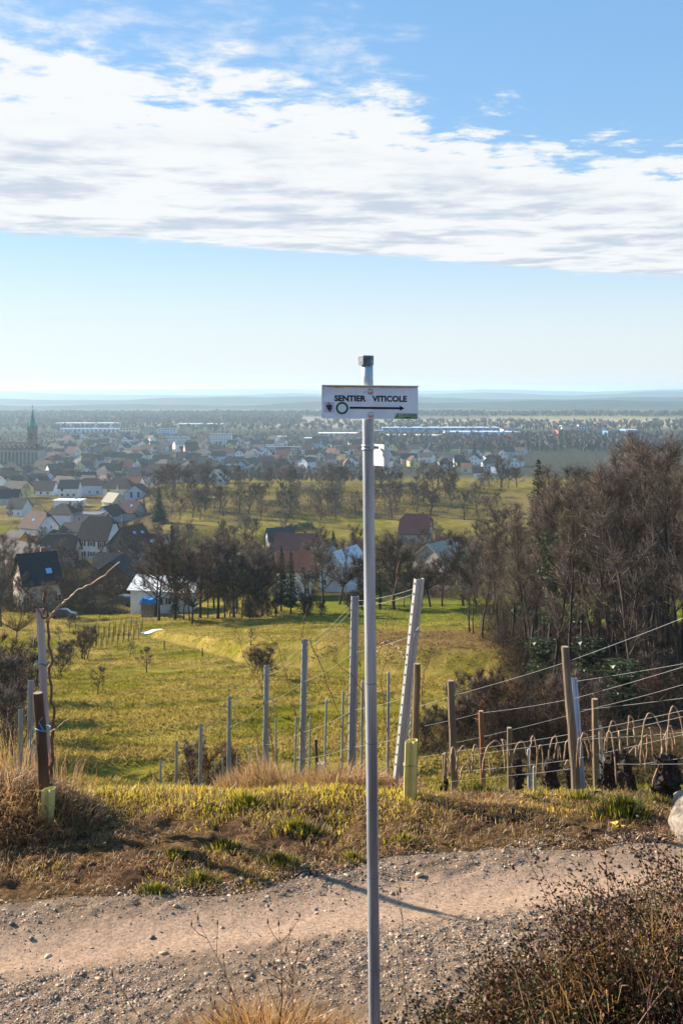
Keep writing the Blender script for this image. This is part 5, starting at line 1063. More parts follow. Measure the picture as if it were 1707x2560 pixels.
def add_window(root, side, u, z, w, hgt, L, S, near=True, shutters=False, door=False):
    if side in 'FB': loc_ = (u, (-S / 2 if side == 'F' else S / 2), z); rz = 0 if side == 'F' else math.pi
    else: loc_ = ((L / 2 if side == 'R' else -L / 2), u, z); rz = math.pi / 2 if side == 'R' else -math.pi / 2
    if door: link('door', DOOR_ME, None, root, loc=(loc_[0], loc_[1], 0), rz=rz, scale=(w, 1, hgt)); return
    if near:
        o = link('window', FRAME_ME, None, root, loc=loc_, rz=rz, scale=(w, 1, hgt)); link('pane', PANE_ME, None, o)
        if shutters:
            for sg in (-1, 1):
                d = Vector((sg * (w * .5 + w * .26), 0, 0)); d.rotate(Matrix.Rotation(rz, 3, 'Z')); link('shutter', SHUT_ME, None, root, loc=tuple(Vector(loc_) + d), rz=rz, scale=(w * .45, 1, hgt))
    else: link('window', DARKW_ME, None, root, loc=loc_, rz=rz, scale=(w, 1, hgt))
def house(px, py, Lpx, S, hw, hr, rot, wall, roof, label, hip=0.0, wins=(), near=True, chim=1, Yt=None, group=None, name='house', cat='house', L=None, shutters=False, sky=()):
    """px, py: middle of the foot of the wall facing us; Lpx ridge length in photo pixels (or L in metres)"""
    if Yt is None: x, y, z = spot(px, py)
    else: x, y = PX(px, Yt), Yt; z = h1(x, y)
    if L is None: L = Lpx / F * y
    back = (S / 2 * abs(math.cos(rot)) + L / 2 * abs(math.sin(rot))); y += back; x = PX(px, y); r = empty(name, (x, y, z), rot)
    link('wall', wall_mesh(L, S, hw, hr, hip), MATS['wall_' + wall], r); rf = link('roof', roof_mesh(L, S, hw, hr, hip), MATS['roof_' + roof], r)
    for k in range(chim):
        cx = L * (.22 if k == 0 else -.28); cy = S * .12; zt = hw + hr + .7; MB().box(cx - .35, cx + .35, cy - .3, cy + .3, hw + hr * .5, zt).build('chimney', CHIM, rf)
    for wv in wins: add_window(r, *wv[:5], L, S, near, shutters, len(wv) > 5)
    for (u_, t_, w_, h_) in sky:                               # roof lights lying on the front slope
        yy = -S / 2 * (1 - t_); zz = hw + hr * t_ + .13; al = math.atan2(hr, S / 2); ca, sa = math.cos(al), math.sin(al)
        pts = [(u_ - w_/2, yy, zz), (u_ + w_/2, yy, zz), (u_ + w_/2, yy + h_ * ca, zz + h_ * sa), (u_ - w_/2, yy + h_ * ca, zz + h_ * sa)]
        MB().poly(pts + [(a, b, c - .12) for a, b, c in pts], [(0, 1, 2, 3), (0, 4, 5, 1), (1, 5, 6, 2), (2, 6, 7, 3), (3, 7, 4, 0)]).build('roof_light', pm('roof_light', (.25, .45, .7), .1, .1, spec=.8), rf)
    return tag(r, label, cat, group)
def grid_w(side, us, zs, w, hgt): return [(side, u_, z_, w, hgt) for z_ in zs for u_ in us]
NG = 'houses at the foot of the slope'
R_ = math.radians
# nearest ones
house(250, 1398, 78, 9.5, 5.4, 5.6, R_(-12), 'white', 'dark brown', 'white house with five shuttered windows and tall dark brown half-hipped roof', .3, grid_w('F', (-3.0, -.2, 2.8), (1.2, 4.0), 1.1, 1.4) + [('R', -1.5, 1.4, .9, 1.2), ('R', 1.5, 4, .9, 1.2)], group=NG, shutters=True)
house(330, 1412, 74, 9, 5.0, 4.6, R_(62), 'boards', 'red-brown', 'old barn with grey board gable and dark red roof', 0, [('L', 0, 2, 2.4, 2.6)], group=NG, name='barn', cat='barn', chim=0, sky=((2, .5, 1, .8), (-1, .55, 1, .8)))
house(335, 1420, 34, 6, 2.8, 2.8, R_(80), 'grey', 'red-brown', 'small grey gabled shed before the board barn', 0, [('L', 0, 1.4, .8, 1)], group=NG, chim=0, L=8)
house(385, 1410, 60, 9, 3.2, 4.0, R_(-8), 'grey', 'maroon', 'low house with long maroon roof right of the board barn', 0, [('F', -2, 1.4, 1, 1.1), ('F', 2, 1.4, 1, 1.1)], group=NG, sky=((0, .5, 1.2, .9),))
house(310, 1462, 140, 10, 3.0, 2.8, R_(2), 'brown', 'navy', 'long low building with navy roof behind the brown chalet', 0, [('F', -4, 1.4, 1, 1.1)], group=NG, chim=0)
house(292, 1488, 60, 9.5, 2.8, 3.4, R_(88), 'brown', 'navy', 'brown timber chalet with white-edged navy roof', 0, [('L', -1.6, 1.3, 1.1, 1.1), ('L', 1.6, 1.3, 1.1, 1.1)], group=NG, chim=0, L=9)
house(92, 1528, 88, 8.4, 4.2, 4.0, R_(30), 'beige', 'navy', 'pinkish beige house with navy tiled roof and blue roof light, lower left', 0, [('L', 0, 4.2, 1.4, 1.3), ('L', -2, 1.4, 1.1, 1.2), ('F', -2.5, 1.5, 1.2, 1.3), ('F', 2.4, 1.5, 1.2, 1.3)], group=NG, sky=((1.3, .25, .9, 1.0),))
house(98, 1352, 66, 9.5, 4.2, 5.0, R_(-30), 'white', 'red-brown', 'white house with red-brown half-hipped roof left of the low barn', .25, [('R', -1.3, 3.9, .8, 1.3), ('R', 1.3, 3.9, .8, 1.3), ('R', -1.5, 1.3, 1, 1.2), ('R', 1.8, 1.3, 1, 1.2), ('F', 0, 1.4, 1.1, 1.2)], group=NG, sky=((0, .4, .8, .9),))
house(85, 1365, 24, 6, 2.4, .9, R_(0), 'white', 'orange tile', 'small white annexe with orange lean-to roof', .2, [], group=NG, chim=0)
house(140, 1350, 14, 3, 2.4, .7, R_(-30), 'cream', 'red-brown', 'small cream porch beside the red-brown roofed house', .2, [('F', 0, 1.2, .8, 1.6)], group=NG, chim=0)
house(160, 1320, 64, 9.5, 5.4, 3.6, R_(-10), 'white', 'dark brown', 'white house with dark hipped mansard roof and dormer', .85, [('F', -1, 1.4, .6, 1.0), ('F', 3.0, 1.4, 1.1, 1.2), ('R', 0, 3.6, .9, 1.2)], group=NG)
house(220, 1318, 72, 9, 5.0, .25, R_(-3), 'pink', 'grey', 'pink brick-coloured flat-roofed house', 1.0, [('F', -2, 3.2, .9, 1.8), ('F', 4, 3.2, .9, 1.3), ('F', 1, 1.0, 1.2, 1)], group=NG, chim=0)
house(175, 1270, 68, 9, 3.6, .2, R_(-4), 'white', 'white', 'white modern flat-roofed bungalow', 1.0, [('F', 0, 1.6, 1.6, 1.2), ('F', 4.4, 2.0, .9, 1.1)], group=NG, chim=1)
house(50, 1292, 44, 8, 3.8, 4.0, R_(-16), 'white', 'navy', 'white house with plain navy roof at the left edge', 0, [('F', -1, 1.3, 1, 1.4), ('F', 2, 1.3, 1, 1.2)], group=NG, chim=0)
house(25, 1262, 50, 9, 3.6, 3.8, R_(8), 'grey', 'navy', 'house with wide black-blue roof behind the plain navy one', 0, [('F', -2, 1.4, 1, 1.2)], group=NG)
house(285, 1272, 40, 8, 3.2, 4.0, R_(-38), 'cream', 'beige', 'cream house with sunlit beige roof near the white spike', 0, [('R', 0, 3.4, 1, 1.1)], group=NG, chim=1)
house(275, 1312, 44, 9, 3.6, 3.6, R_(70), 'blue', 'dark brown', 'pale blue gabled house below the beige roof', 0, [('L', -1, 1.6, 1.2, 1.2), ('L', 1.4, 3.4, 1, 1)], group=NG, L=10)
house(330, 1300, 46, 9, 3.0, 4.2, R_(-20), 'grey', 'maroon', 'house with dark maroon roof right of the pale blue gable', 0, [('R', 0, 2.6, 1, 1)], group=NG, sky=((1, .5, .9, 1),))
house(195, 1350, 66, 8, 2.8, 2.6, R_(-6), 'stone', 'brown', 'long low stone barn with brown roof', 0, [('F', 1.5, 1.2, 1.6, 1.6), ('F', -3, 1.4, .8, .8)], group=NG, name='barn', cat='barn', chim=0)
house(45, 1402, 60, 9, 3.0, 4.4, R_(-40), 'orange', 'dark brown', 'house with orange board gable and dark brown roof', 0, [('R', 0, 1.4, 1, 1)], group=NG, chim=0)
house(70, 1430, 30, 7, 2.8, 3.2, R_(-45), 'pink', 'dark brown', 'small pink gabled house below the orange gable', 0, [], group=NG, chim=0, L=12)
house(150, 1420, 88, 11, 3.2, 4.4, R_(4), 'stone', 'dark brown', 'broad house with long dark brown roof behind bare crowns', .3, [('F', -3, 1.4, 1, 1.1)], group=NG, sky=((-2, .3, .8, .9),))
# centre farm
house(735, 1500, 82, 8.5, 5.2, 2.6, R_(6), 'white', 'tile red', 'white-walled house with corrugated brown-red tile roof behind the spruces', 0, [('F', 2, 1.5, 1.1, 1.3), ('F', 2, 4, 1.1, 1.2), ('F', -2, 1.5, 1.1, 1.3), ('F', -2, 4, 1.1, 1.2)], group=NG, chim=0)
house(800, 1445, 50, 7.5, 3.0, 3.2, R_(58), 'brown', 'beige', 'brown board shed with sunlit beige roof by the lamp pole', 0, [('L', 0, 1.4, 1, 1)], group=NG, chim=1, L=9, name='shed', cat='shed')
house(740, 1400, 100, 10, 2.6, 4.0, R_(-4), 'grey', 'maroon', 'farmhouse with broad maroon tile roof behind the spruces', 0, [('F', 3, 1.2, 1, 1)], group=NG)
house(700, 1370, 64, 9, 2.4, 3.2, R_(12), 'grey', 'slate', 'farm building with slate roof and tall white chimney', 0, [('F', 2, 1.2, 1, 1)], group=NG)
house(775, 1392, 56, 8, 2.6, 3.0, R_(-14), 'grey', 'red-brown', 'farm wing with red-brown roof left of the cypress', 0, [], group=NG)
house(862, 1482, 30, 6.0, 4.2, 3.2, R_(64), 'white', 'white', 'white house with steep shining white metal roof touching the pole', 0, [('L', -2, 1.5, 1.2, 1.3), ('L', 2, 1.5, 1.2, 1.3), ('L', 0, 4.6, 1, 1)], group=NG, L=10, sky=((0, .3, .5, 1.2), (3, .6, .5, 1.2)))
house(905, 1400, 50, 7, 2.6, 2.4, R_(-8), 'grey', 'maroon', 'low maroon-roofed barn right of the cypress, behind the pole', 0, [], group=NG, chim=0, name='barn', cat='barn')
house(1040, 1362, 74, 10.5, 3.6, 5.4, R_(-14), 'stone', 'maroon', 'farmhouse with large maroon half-hipped roof right of the pole', .3, [('F', -2.4, 1.6, 1, 1.4), ('F', .4, 1.6, 1, 1.4), ('F', 3.2, 1.6, 1, 1.4), ('R', 0, 4.2, 1.1, 1.3)], group=NG)
house(1100, 1430, 50, 9, 2.6, 3.6, R_(52), 'stone', 'beige', 'stone barn with weathered beige roof below the maroon farmhouse', 0, [('L', 0, 1.3, 1, 1.2)], group=NG, name='barn', cat='barn', chim=0, L=11)
house(1120, 1395, 60, 8, 2.6, 2.8, R_(-4), 'grey', 'maroon', 'long maroon roof behind the weathered beige one', 0, [('F', 0, 1.3, 1, 1.1)], group=NG, chim=0)
# flat-roofed shed with white roof, tarpaulin and car
x, y, z = spot(400, 1533); r = empty('workshop', (x, y + 4, z), R_(2)); Lw = 150 / F * y
MB().poly([(-Lw/2, -4, -1.5), (Lw/2, -4, -1.5), (Lw/2, 4, -1.5), (-Lw/2, 4, -1.5), (-Lw/2, -4, 3.6), (Lw/2, -4, 3.0), (Lw/2, 4, 3.6), (-Lw/2, 4, 4.2)], [(0, 1, 5, 4), (1, 2, 6, 5), (2, 3, 7, 6), (3, 0, 4, 7), (4, 5, 6, 7)]).build('wall', MATS['wall_white'], r)
MB().poly([(-Lw/2 - .5, -4.5, 3.75), (Lw/2 + .5, -4.5, 3.15), (Lw/2 + .5, 4.5, 3.8), (-Lw/2 - .5, 4.5, 4.5), (-Lw/2 - .5, -4.5, 3.6), (Lw/2 + .5, -4.5, 3.0), (Lw/2 + .5, 4.5, 3.65), (-Lw/2 - .5, 4.5, 4.35)], [(0, 1, 2, 3), (7, 6, 5, 4), (0, 4, 5, 1), (1, 5, 6, 2), (2, 6, 7, 3), (3, 7, 4, 0)]).build('roof', MATS['roof_white'], r)
add_window(r, 'F', -Lw/2 + 3.6, 1.9, 3.4, 1.6, Lw, 8, True); add_window(r, 'F', Lw * .12, 1.9, 1.2, 1.3, Lw, 8, True)
tag(r, 'white workshop with low white roof and dark wide window', 'workshop')
x, y, z = spot(375, 1540); r = empty('log_store', (x, y, z), .1)
m = MB(); [m.box(a, a + .22, -1.0, -.94, -.2, 2.0) for a in np.arange(-1.2, 1.2, .25)]; m.build('plank', pm('store_planks', (.22, .17, .12), .9, .3, 3), r)['kind'] = 'stuff'
MB().box(-1.2, 1.3, -.9, .9, -.3, 1.95).build('box', pm('store_side', (.25, .28, .33), .8), r)
tp = MB(); nx, ny = 12, 7
V = [(-1.5 + 3.0 * i / (nx-1), -1.25 + 2.4 * j / (ny-1), 2.25 + .28 * math.sin(i * .9) * .5 + .3 * math.sin(i * .26 + .4) + random.gauss(0, .06) - (.65 if i in (0, nx-1) or j in (0, ny-1) else 0)) for i in range(nx) for j in range(ny)]
tp.poly(V, [(i*ny+j, (i+1)*ny+j, (i+1)*ny+j+1, i*ny+j+1) for i in range(nx-1) for j in range(ny-1)])
tag(r, 'small plank store beside the white workshop', 'shed')
o = tp.build('tarpaulin', pm('bright_blue_tarp', (.01, .22, .62), .45, .15, 3, spec=.5), None, loc=(x, y, z), rz=.1); tag(o, 'bright blue tarpaulin draped over the plank store', 'tarpaulin')
def car(px, py, rz, paint, label, s=1.0):
    x, y, z = spot(px, py); r = empty('car', (x, y, z), rz); r.scale = (s, s, s)
    prof = [(-2.1, .35), (-2.15, .75), (-2.0, 1.0), (-1.75, 1.1), (-1.45, 1.55), (-1.2, 1.66), (.35, 1.66), (.6, 1.6), (1.15, 1.08), (1.95, .92), (2.15, .7), (2.15, .35)]; n = len(prof)
    pts = [(a, -.85 + (.12 if b > 1.2 else 0), b) for a, b in prof] + [(a, .85 - (.12 if b > 1.2 else 0), b) for a, b in prof]
    MB().poly(pts, [tuple(range(n)), tuple(range(2*n-1, n-1, -1))] + [(i, n+i, n+(i+1) % n, (i+1) % n) for i in range(n)]).build('body', paint, r)
    g = pm('car_glass', (.12, .2, .28), .08, .1, spec=.9)
    for sg in (-1, 1):
        m = MB().poly([(a, sg * (.80 if b < 1.2 else .745), b) for a, b in ((-1.5, 1.12), (.95, 1.12), (.5, 1.55), (-1.15, 1.58))] , [(0, 1, 2, 3)]); m.build('side_window', g, r)
        for wx in (-1.35, 1.35): MB().tube([(wx, sg * .70, .34), (wx, sg * .90, .34)], .34, 14).build('wheel', pm('tyre', (.02, .02, .02), .8), r)
    for sg in (-.55, .55): MB().box(2.12, 2.17, sg - .2, sg + .2, .62, .76).build('headlight', pm('lamp_glass', (.7, .7, .7), .1), r)
    for sg in (-.6, .6): MB().box(-2.18, -2.12, sg - .15, sg + .15, .75, .98).build('rear_light', pm('rear_lamp', (.45, .03, .02), .2), r)
    MB().poly([(-1.76, -.62, 1.12), (-1.76, .62, 1.12), (-1.48, .58, 1.53), (-1.48, -.58, 1.53)], [(0, 1, 2, 3)]).build('rear_window', g, r); r.children[-1].location = (-.02, 0, .01)
    MB().poly([(1.12, -.62, 1.13), (1.12, .62, 1.13), (.64, .58, 1.57), (.64, -.58, 1.57)], [(0, 3, 2, 1)]).build('windscreen', g, r); r.children[-1].location = (.03, 0, .01)
    tag(r, label, 'car')
car(308, 1516, R_(160), pm('dark_car_paint', (.035, .04, .05), .3, .1, spec=.6), 'dark estate car parked left of the white workshop', 1.15); car(160, 1548, R_(10), pm('blue_car_paint', (.02, .035, .06), .3, .1, spec=.6), 'blue car half hidden behind the left vine cane', .85)
x, y, z = spot(240, 1512); tag(MB().box(-1.3, 1.3, -.8, .8, .5, .62).box(-1.2, -1.05, -.7, -.55, -.1, .5).box(1.05, 1.2, -.7, -.55, -.1, .5).box(-1.2, -1.05, .55, .7, -.1, .5).box(1.05, 1.2, .55, .7, -.1, .5).build('garden_table', MATS['roof_white'], None, loc=(x, y, z)), 'white garden table on the lawn left of the car', 'table')
def lamp_pole(px, pyb, pyt, label, lamp=True, Yt=None):
    if Yt: x, y = PX(px, Yt), Yt; z = h1(x, y)
    else: x, y, z = spot(px, pyb)
    hh = PZ(pyt, y) - z; r = empty('lamp_post' if lamp else 'utility_pole', (x, y, z)); MB().tube([(0, 0, -.3), (0, 0, hh)], [.13, .09], 8).build('pole', pm('concrete_pole', (.50, .47, .42), .8, .15), r)
    if lamp:
        MB().tube([(0, 0, hh - .3), (.5, -.1, hh + .25), (.9, -.2, hh + .2)], .06, 6).build('arm', MATS['concrete_pole'], r); MB().box(.7, 1.3, -.35, -.05, hh + .1, hh + .25).build('lamp_head', FRAME, r); MB().box(-.7, .1, -.2, .1, hh - .1, hh + .05).build('insulator_bar', FRAME, r)
    else: MB().box(-.6, .6, -.06, .06, hh - .5, hh - .38).build('cross_arm', MATS['concrete_pole'], r)
    tag(r, label, 'pole'); return Vector((x, y, z + hh))
lp = lamp_pole(809, 1455, 1374, 'pale street lamp post between the tiled house and the white roof')
up_ = lamp_pole(695, 1450, 1385, 'thin wooden utility pole over the farm roofs', False)
lamp_pole(273, 1400, 1355, 'utility pole beside the five-window house', False); lamp_pole(382, 1425, 1385, 'utility pole right of the board barn', False); lamp_pole(305, 1318, 1285, 'thin pole by the pale blue gable', False)
pts = [up_.lerp(lp, t) - Vector((0, 0, 1.2 * 4 * t * (1 - t))) for t in np.linspace(0, 1, 12)]; tag(MB().tube(pts, .03, 4).build('power_cable', FRAME), 'sagging cable strung to the street lamp post', 'cable')
# little vineyard, path posts, brush pile, cage, puddle
k = 0
for i in range(9):
    for j in range(4):
        px = 240 + i * 13.5 + j * 3; py = 1624 - i * 3.2 - j * 9; x, y, z = spot(px, py)
        o = MB().tube([(0, 0, -.2), (random.gauss(0, .05), random.gauss(0, .05), random.uniform(1.3, 1.9))], [.05, .04], 5).build('vineyard_stake', BARKD, None, loc=(x, y, z)); tag(o, 'dark stake in the small vineyard on the far meadow', 'stake', 'stakes of the small vineyard')
for px, py, lab in ((411, 1623, 'short dark post beside the meadow path, left one'), (506, 1640, 'short dark post beside the meadow path, right one')):
    x, y, z = spot(px, py); tag(MB().tube([(0, 0, -.2), (.02, 0, .9)], [.07, .06], 6).box(-.075, .075, -.075, .075, .9, .93).build('path_post', BARKD, None, loc=(x, y, z)), lab, 'post')
x, y, z = spot(270, 1532); m = MB()
for i in range(420): a = Vector((random.gauss(0, 2.2), random.gauss(0, .8), 0)); a.z = random.uniform(0, 1.5) * math.exp(-(a.x / 3) ** 2); d = Vector((random.gauss(0, 1), random.gauss(0, .6), random.gauss(.1, .35))).normalized(); m.tube([a - d * .6, a + d * .7], [.035, .01], 3, cap=False)
tag(m.build('brushwood_pile', MATS['twig_dark'], None, loc=(x, y, z)), 'dark heap of cut brushwood on the lawn before the workshop', 'brushwood')
x, y, z = spot(352, 1556); m = MB()
for i in range(5):
    for yy in (-.7, .7): m.tube([(-1.6 + .8 * i, yy, -.1), (-1.6 + .8 * i, yy, 1.5)], .03, 4)
for zz in (.3, .9, 1.45):
    for yy in (-.7, .7): m.tube([(-1.6, yy, zz), (1.6, yy, zz)], .02, 4)
tag(m.build('wire_cage', POSTSTEEL, None, loc=(x, y, z)), 'low wire cage fence on the lawn below the workshop', 'cage')
x, y, z = spot(382, 1577); n = 20; pts = [(1.3 * math.cos(6.28 * i / n) * (1 + .15 * math.sin(3 * i)), .8 * math.sin(6.28 * i / n)) for i in range(n)]; pts = [(a, b, h1(x + a, y + b) - z) for a, b in pts]
sn = MB().poly([(0, 0, .09)] + pts + [(a * 1.05, b * 1.05, -.3) for a, b, c in pts], [(0, i + 1, (i + 1) % n + 1) for i in range(n)] + [(i + 1, n + i + 1, n + (i + 1) % n + 1, (i + 1) % n + 1) for i in range(n)])
tag(sn.build('snow_patch', pm('old_snow', (.8, .82, .86), .7, .05), None, loc=(x, y, z + .06)), 'small white snow patch at the bend of the meadow path', 'snow')
x, y, z = spot(294, 1252); tag(MB().poly([(0, 0, 9), (-1.6, 0, 0), (1.2, -1, 0), (1.0, 1.2, 0)], [(0, 1, 2), (0, 2, 3), (0, 3, 1), (3, 2, 1)]).build('white_sail', MATS['roof_white'], None, loc=(x, y, z)), 'pointed white sail shape standing over the beige roof', 'sail')

# ------------------------------------------------------------------ church
Yc = 905.0; cx = PX(82, Yc); cz = h1(cx, Yc); r = empty('church', (cx, Yc, cz)); sc = Yc / F
TOW = pm('wall_red_sandstone', (.20, .115, .10), .9, .2, .3); COP = pm('copper_spire', (.02, .22, .17), .6, .3, .3)
def zz(py): return PZ(py, Yc) - cz
tw_ = 9.5 * sc; MB().box(-tw_, tw_, -tw_, tw_, -3, zz(1072)).build('tower', TOW, r); tower = r.children[-1]
for zb, zt in ((1098, 1083),):
    for s_, d_ in (((0, -tw_), (1, 0)), ((tw_, 0), (0, 1)), ((-tw_, 0), (0, 1))):
        MB().box(s_[0] - (1.2 if d_[0] else .15), s_[0] + (1.2 if d_[0] else .15), s_[1] - (.15 if d_[0] else 1.2), s_[1] + (.15 if d_[0] else 1.2), zz(zb), zz(zt)).build('belfry_window', PANE, tower)
def pyr(r0, z0, z1, n=8, r1=.05): return MB().tube([(0, 0, z0), (0, 0, z1)], [r0, r1], n)
sp_ = pyr(tw_ * 1.02, zz(1072), zz(1022)).build('spire', COP, r); MB().box(-tw_ * 1.05, tw_ * 1.05, -tw_ * 1.05, tw_ * 1.05, zz(1072) - .6, zz(1072)).build('cornice', COP, tower)
for sx in (-1, 1):
    for sy in (-1, 1): o = pyr(1.3, zz(1072), zz(1056), 6).build('pinnacle', COP, r); o.location = (sx * tw_ * .86, sy * tw_ * .86, 0)
MB().box(-.12, .12, -.12, .12, zz(1023), zz(1012)).box(-.8, .8, -.1, .1, zz(1017), zz(1016)).build('cross', PANE, sp_)
Ln = 150 * sc; x1 = 22 * sc; x0 = x1 - Ln; yn = -6.5; yb = 12.0; ze_ = zz(1124); zr_ = zz(1106)
MB().box(x0, x1, yn, yb, -3, ze_).build('nave', wallm('nave', (.36, .30, .28)), r); nave = r.children[-1]
nr = MB().poly([(x0, yn - .8, ze_ - .3), (x1 + .6, yn - .8, ze_ - .3), (x1 - 6, (yn + yb) / 2, zr_), (x0, (yn + yb) / 2, zr_), (x0, yb + .8, ze_ - .3), (x1 + .6, yb + .8, ze_ - .3)], [(0, 1, 2, 3), (4, 3, 2, 5), (1, 5, 2), (0, 3, 4), (0, 4, 5, 1)]).build('nave_roof', MATS['roof_maroon'], r)
for i in range(17):
    bxx = x1 - .6 - i * 3.45
    if bxx < x0 + 1: break
    MB().box(bxx - .45, bxx + .45, yn - 1.1, yn + .2, -3, ze_ - .5).build('buttress', MATS['wall_stone'], nave)
    a = MB(); w2 = .95; n = 8; pts = [(bxx - 1.72 - w2, yn - .06, 1.5), (bxx - 1.72 + w2, yn - .06, 1.5)] + [(bxx - 1.72 + w2 * math.cos(math.pi * q / n), yn - .06, ze_ - 3.0 + 1.6 * math.sin(math.pi * q / n)) for q in range(n + 1)]
    a.poly(pts, [tuple(range(len(pts)))]); a.poly([(p[0], yn + .05, p[2]) for p in pts], [tuple(range(len(pts)))[::-1]]); a.build('arched_window', PANE, nave)
for i in range(9):
    for j in range(2):
        xd = x1 - 5 - i * 4.5 - j * 2; t = .35 + .3 * j; MB().box(xd - .35, xd + .35, yn - .8 + (yb - yn + 1.6) / 2 * t - .7, yn + (yb - yn) / 2 * t, ze_ + (zr_ - ze_) * t - .2, ze_ + (zr_ - ze_) * t + .75).build('roof_dormer', MATS['wall_cream'], nr)
tag(r, 'red sandstone church with green copper spire and arched nave windows', 'church')

# ------------------------------------------------------------------ town in the plain
TG = 'houses of the town in the plain'; taken = []
def block(px0, px1, pyb, pyt, depth, wall, roof, label, nw=6, nf=3, name='apartment_block', cat='building', group='large buildings of the town', wcol=None):
    x, y, z = spot((px0 + px1) / 2, pyb); L = (px1 - px0) / F * y; hh = PZ(pyt, y) - z; r = empty(name, (x, y + depth / 2, z)); taken.append(((px0 + px1) / 2, pyb, (px1 - px0) / 2 + 3))
    MB().box(-L/2, L/2, -depth/2, depth/2, -2, hh).build('wall', MATS['wall_' + wall], r); MB().box(-L/2 - .4, L/2 + .4, -depth/2 - .4, depth/2 + .4, hh, hh + .6).build('roof', MATS['roof_' + roof], r)
    for i in range(nw):
        for j in range(nf): link('window', DARKW_ME, None, r, loc=(-L/2 + L * (i + .5) / nw, -depth/2, hh * (j + .55) / nf), scale=(L / nw * .5, 1.5, hh / nf * .5))
    return tag(r, label, cat, group)
block(525, 578, 1113, 1086, 14, 'white', 'grey', 'white eight-column apartment block in the middle of the town', 8, 5)
block(416, 470, 1112, 1094, 12, 'palehall', 'grey', 'long pale blue apartment block left of the tall white one', 9, 3)
block(300, 345, 1085, 1070, 14, 'cream', 'dark brown', 'cream block with dark roof behind the town', 6, 2)
block(360, 385, 1087, 1067, 12, 'stone', 'grey', 'pale stone tower block behind the town', 4, 4); block(388, 440, 1087, 1072, 12, 'palehall', 'grey', 'blue-grey apartment slab right of the stone one', 7, 3)
block(140, 290, 1068, 1058, 30, 'white', 'white', 'very long white factory hall left of centre', 12, 1, 'factory_hall'); block(150, 300, 1082, 1072, 16, 'palehall', 'pale blue', 'long pale blue hall below the white factory', 14, 1, 'factory_hall')
block(445, 560, 1068, 1060, 30, 'white', 'white', 'long white hall behind the tall apartment block', 10, 1, 'factory_hall')
block(675, 715, 1103, 1092, 14, 'white', 'white', 'low white hall left of the pole', 5, 1, 'factory_hall'); block(665, 750, 1129, 1118, 12, 'white', 'grey', 'long white school building with window strip', 12, 2); block(760, 800, 1104, 1096, 20, 'cream', 'white', 'flat cream hall near the pole', 5, 1, 'factory_hall')
block(898, 952, 1093, 1078, 30, 'redwall', 'grey', 'red industrial hall right at the pole', 6, 1, 'factory_hall'); block(795, 900, 1090, 1084, 40, 'palehall', 'white', 'long grey-white hall left of the red one', 8, 1, 'factory_hall')
block(955, 1110, 1101, 1089, 40, 'palehall', 'white', 'long pale hall right of the red one', 14, 1, 'factory_hall'); block(1115, 1300, 1095, 1081, 50, 'palehall', 'pale blue', 'wide pale blue warehouse in the plain on the right', 14, 1, 'warehouse'); block(955, 1250, 1078, 1070, 50, 'bluehall', 'pale blue', 'very wide blue-grey warehouse behind the pale one', 14, 1, 'warehouse')
block(1258, 1305, 1084, 1073, 40, 'grey', 'slate', 'dark grey warehouse beside a pale annexe', 5, 1, 'warehouse'); block(1395, 1455, 1087, 1076, 40, 'redwall', 'maroon', 'dark red hall below the manor', 8, 1, 'warehouse')
block(1522, 1562, 1090, 1078, 40, 'bluehall', 'navy', 'navy blue hall beside the bright blue one', 5, 1, 'warehouse'); block(1566, 1596, 1092, 1076, 40, 'bluehall', 'pale blue', 'bright blue box building above the wood', 3, 1, 'warehouse')
block(1404, 1440, 1077, 1064, 20, 'cream', 'slate', 'pale manor with slate roof far right in the plain', 8, 2, 'manor'); block(1446, 1472, 1077, 1062, 16, 'grey', 'maroon', 'manor wing with small clock turret', 4, 2, 'manor')
house(516, 1178, 56, 12, 6.4, 4.6, R_(-3), 'cream', 'slate', 'long cream school house with dark hipped roof and window row', .8, grid_w('F', np.linspace(-8, 8, 8), (2, 4.8), 1.2, 1.6), near=False, group=TG, chim=2); taken.append((512, 1178, 34))
house(585, 1172, 46, 12, 5, 5.4, R_(-5), 'white', 'dark brown', 'white villa with two dormers and long dark roof', .3, grid_w('F', np.linspace(-6, 6, 5), (2,), 1.1, 1.5) + [('F', -3, 6.6, 1.6, 2), ('F', 4, 6.6, 1.6, 2)], near=False, group=TG, chim=2); taken.append((585, 1172, 28))
house(665, 1170, 46, 12, 5, 5.0, R_(5), 'pink', 'tile red', 'pink villa with red roof in the trees left of the pole', .3, grid_w('F', (-5, 0, 5), (2,), 1.1, 1.4), near=False, group=TG, chim=1); taken.append((665, 1170, 28))
house(1022, 1160, 40, 10, 5, 5, R_(0), 'pink', 'slate', 'pinkish house with slate-blue roof right of the pole', 0, grid_w('F', (-4, 0, 4), (2,), 1, 1.4), near=False, group=TG, chim=2); taken.append((1022, 1160, 26))
house(450, 1128, 30, 12, 8, 4, R_(25), 'white', 'beige', 'tall white house with sunlit beige roof', .5, [], near=False, group=TG); taken.append((450, 1128, 18))
house(478, 1140, 34, 14, 6, 9, R_(20), 'beige', 'dark brown', 'big barn-like building with steep dark roof', .2, [], near=False, group=TG); taken.append((478, 1140, 20))
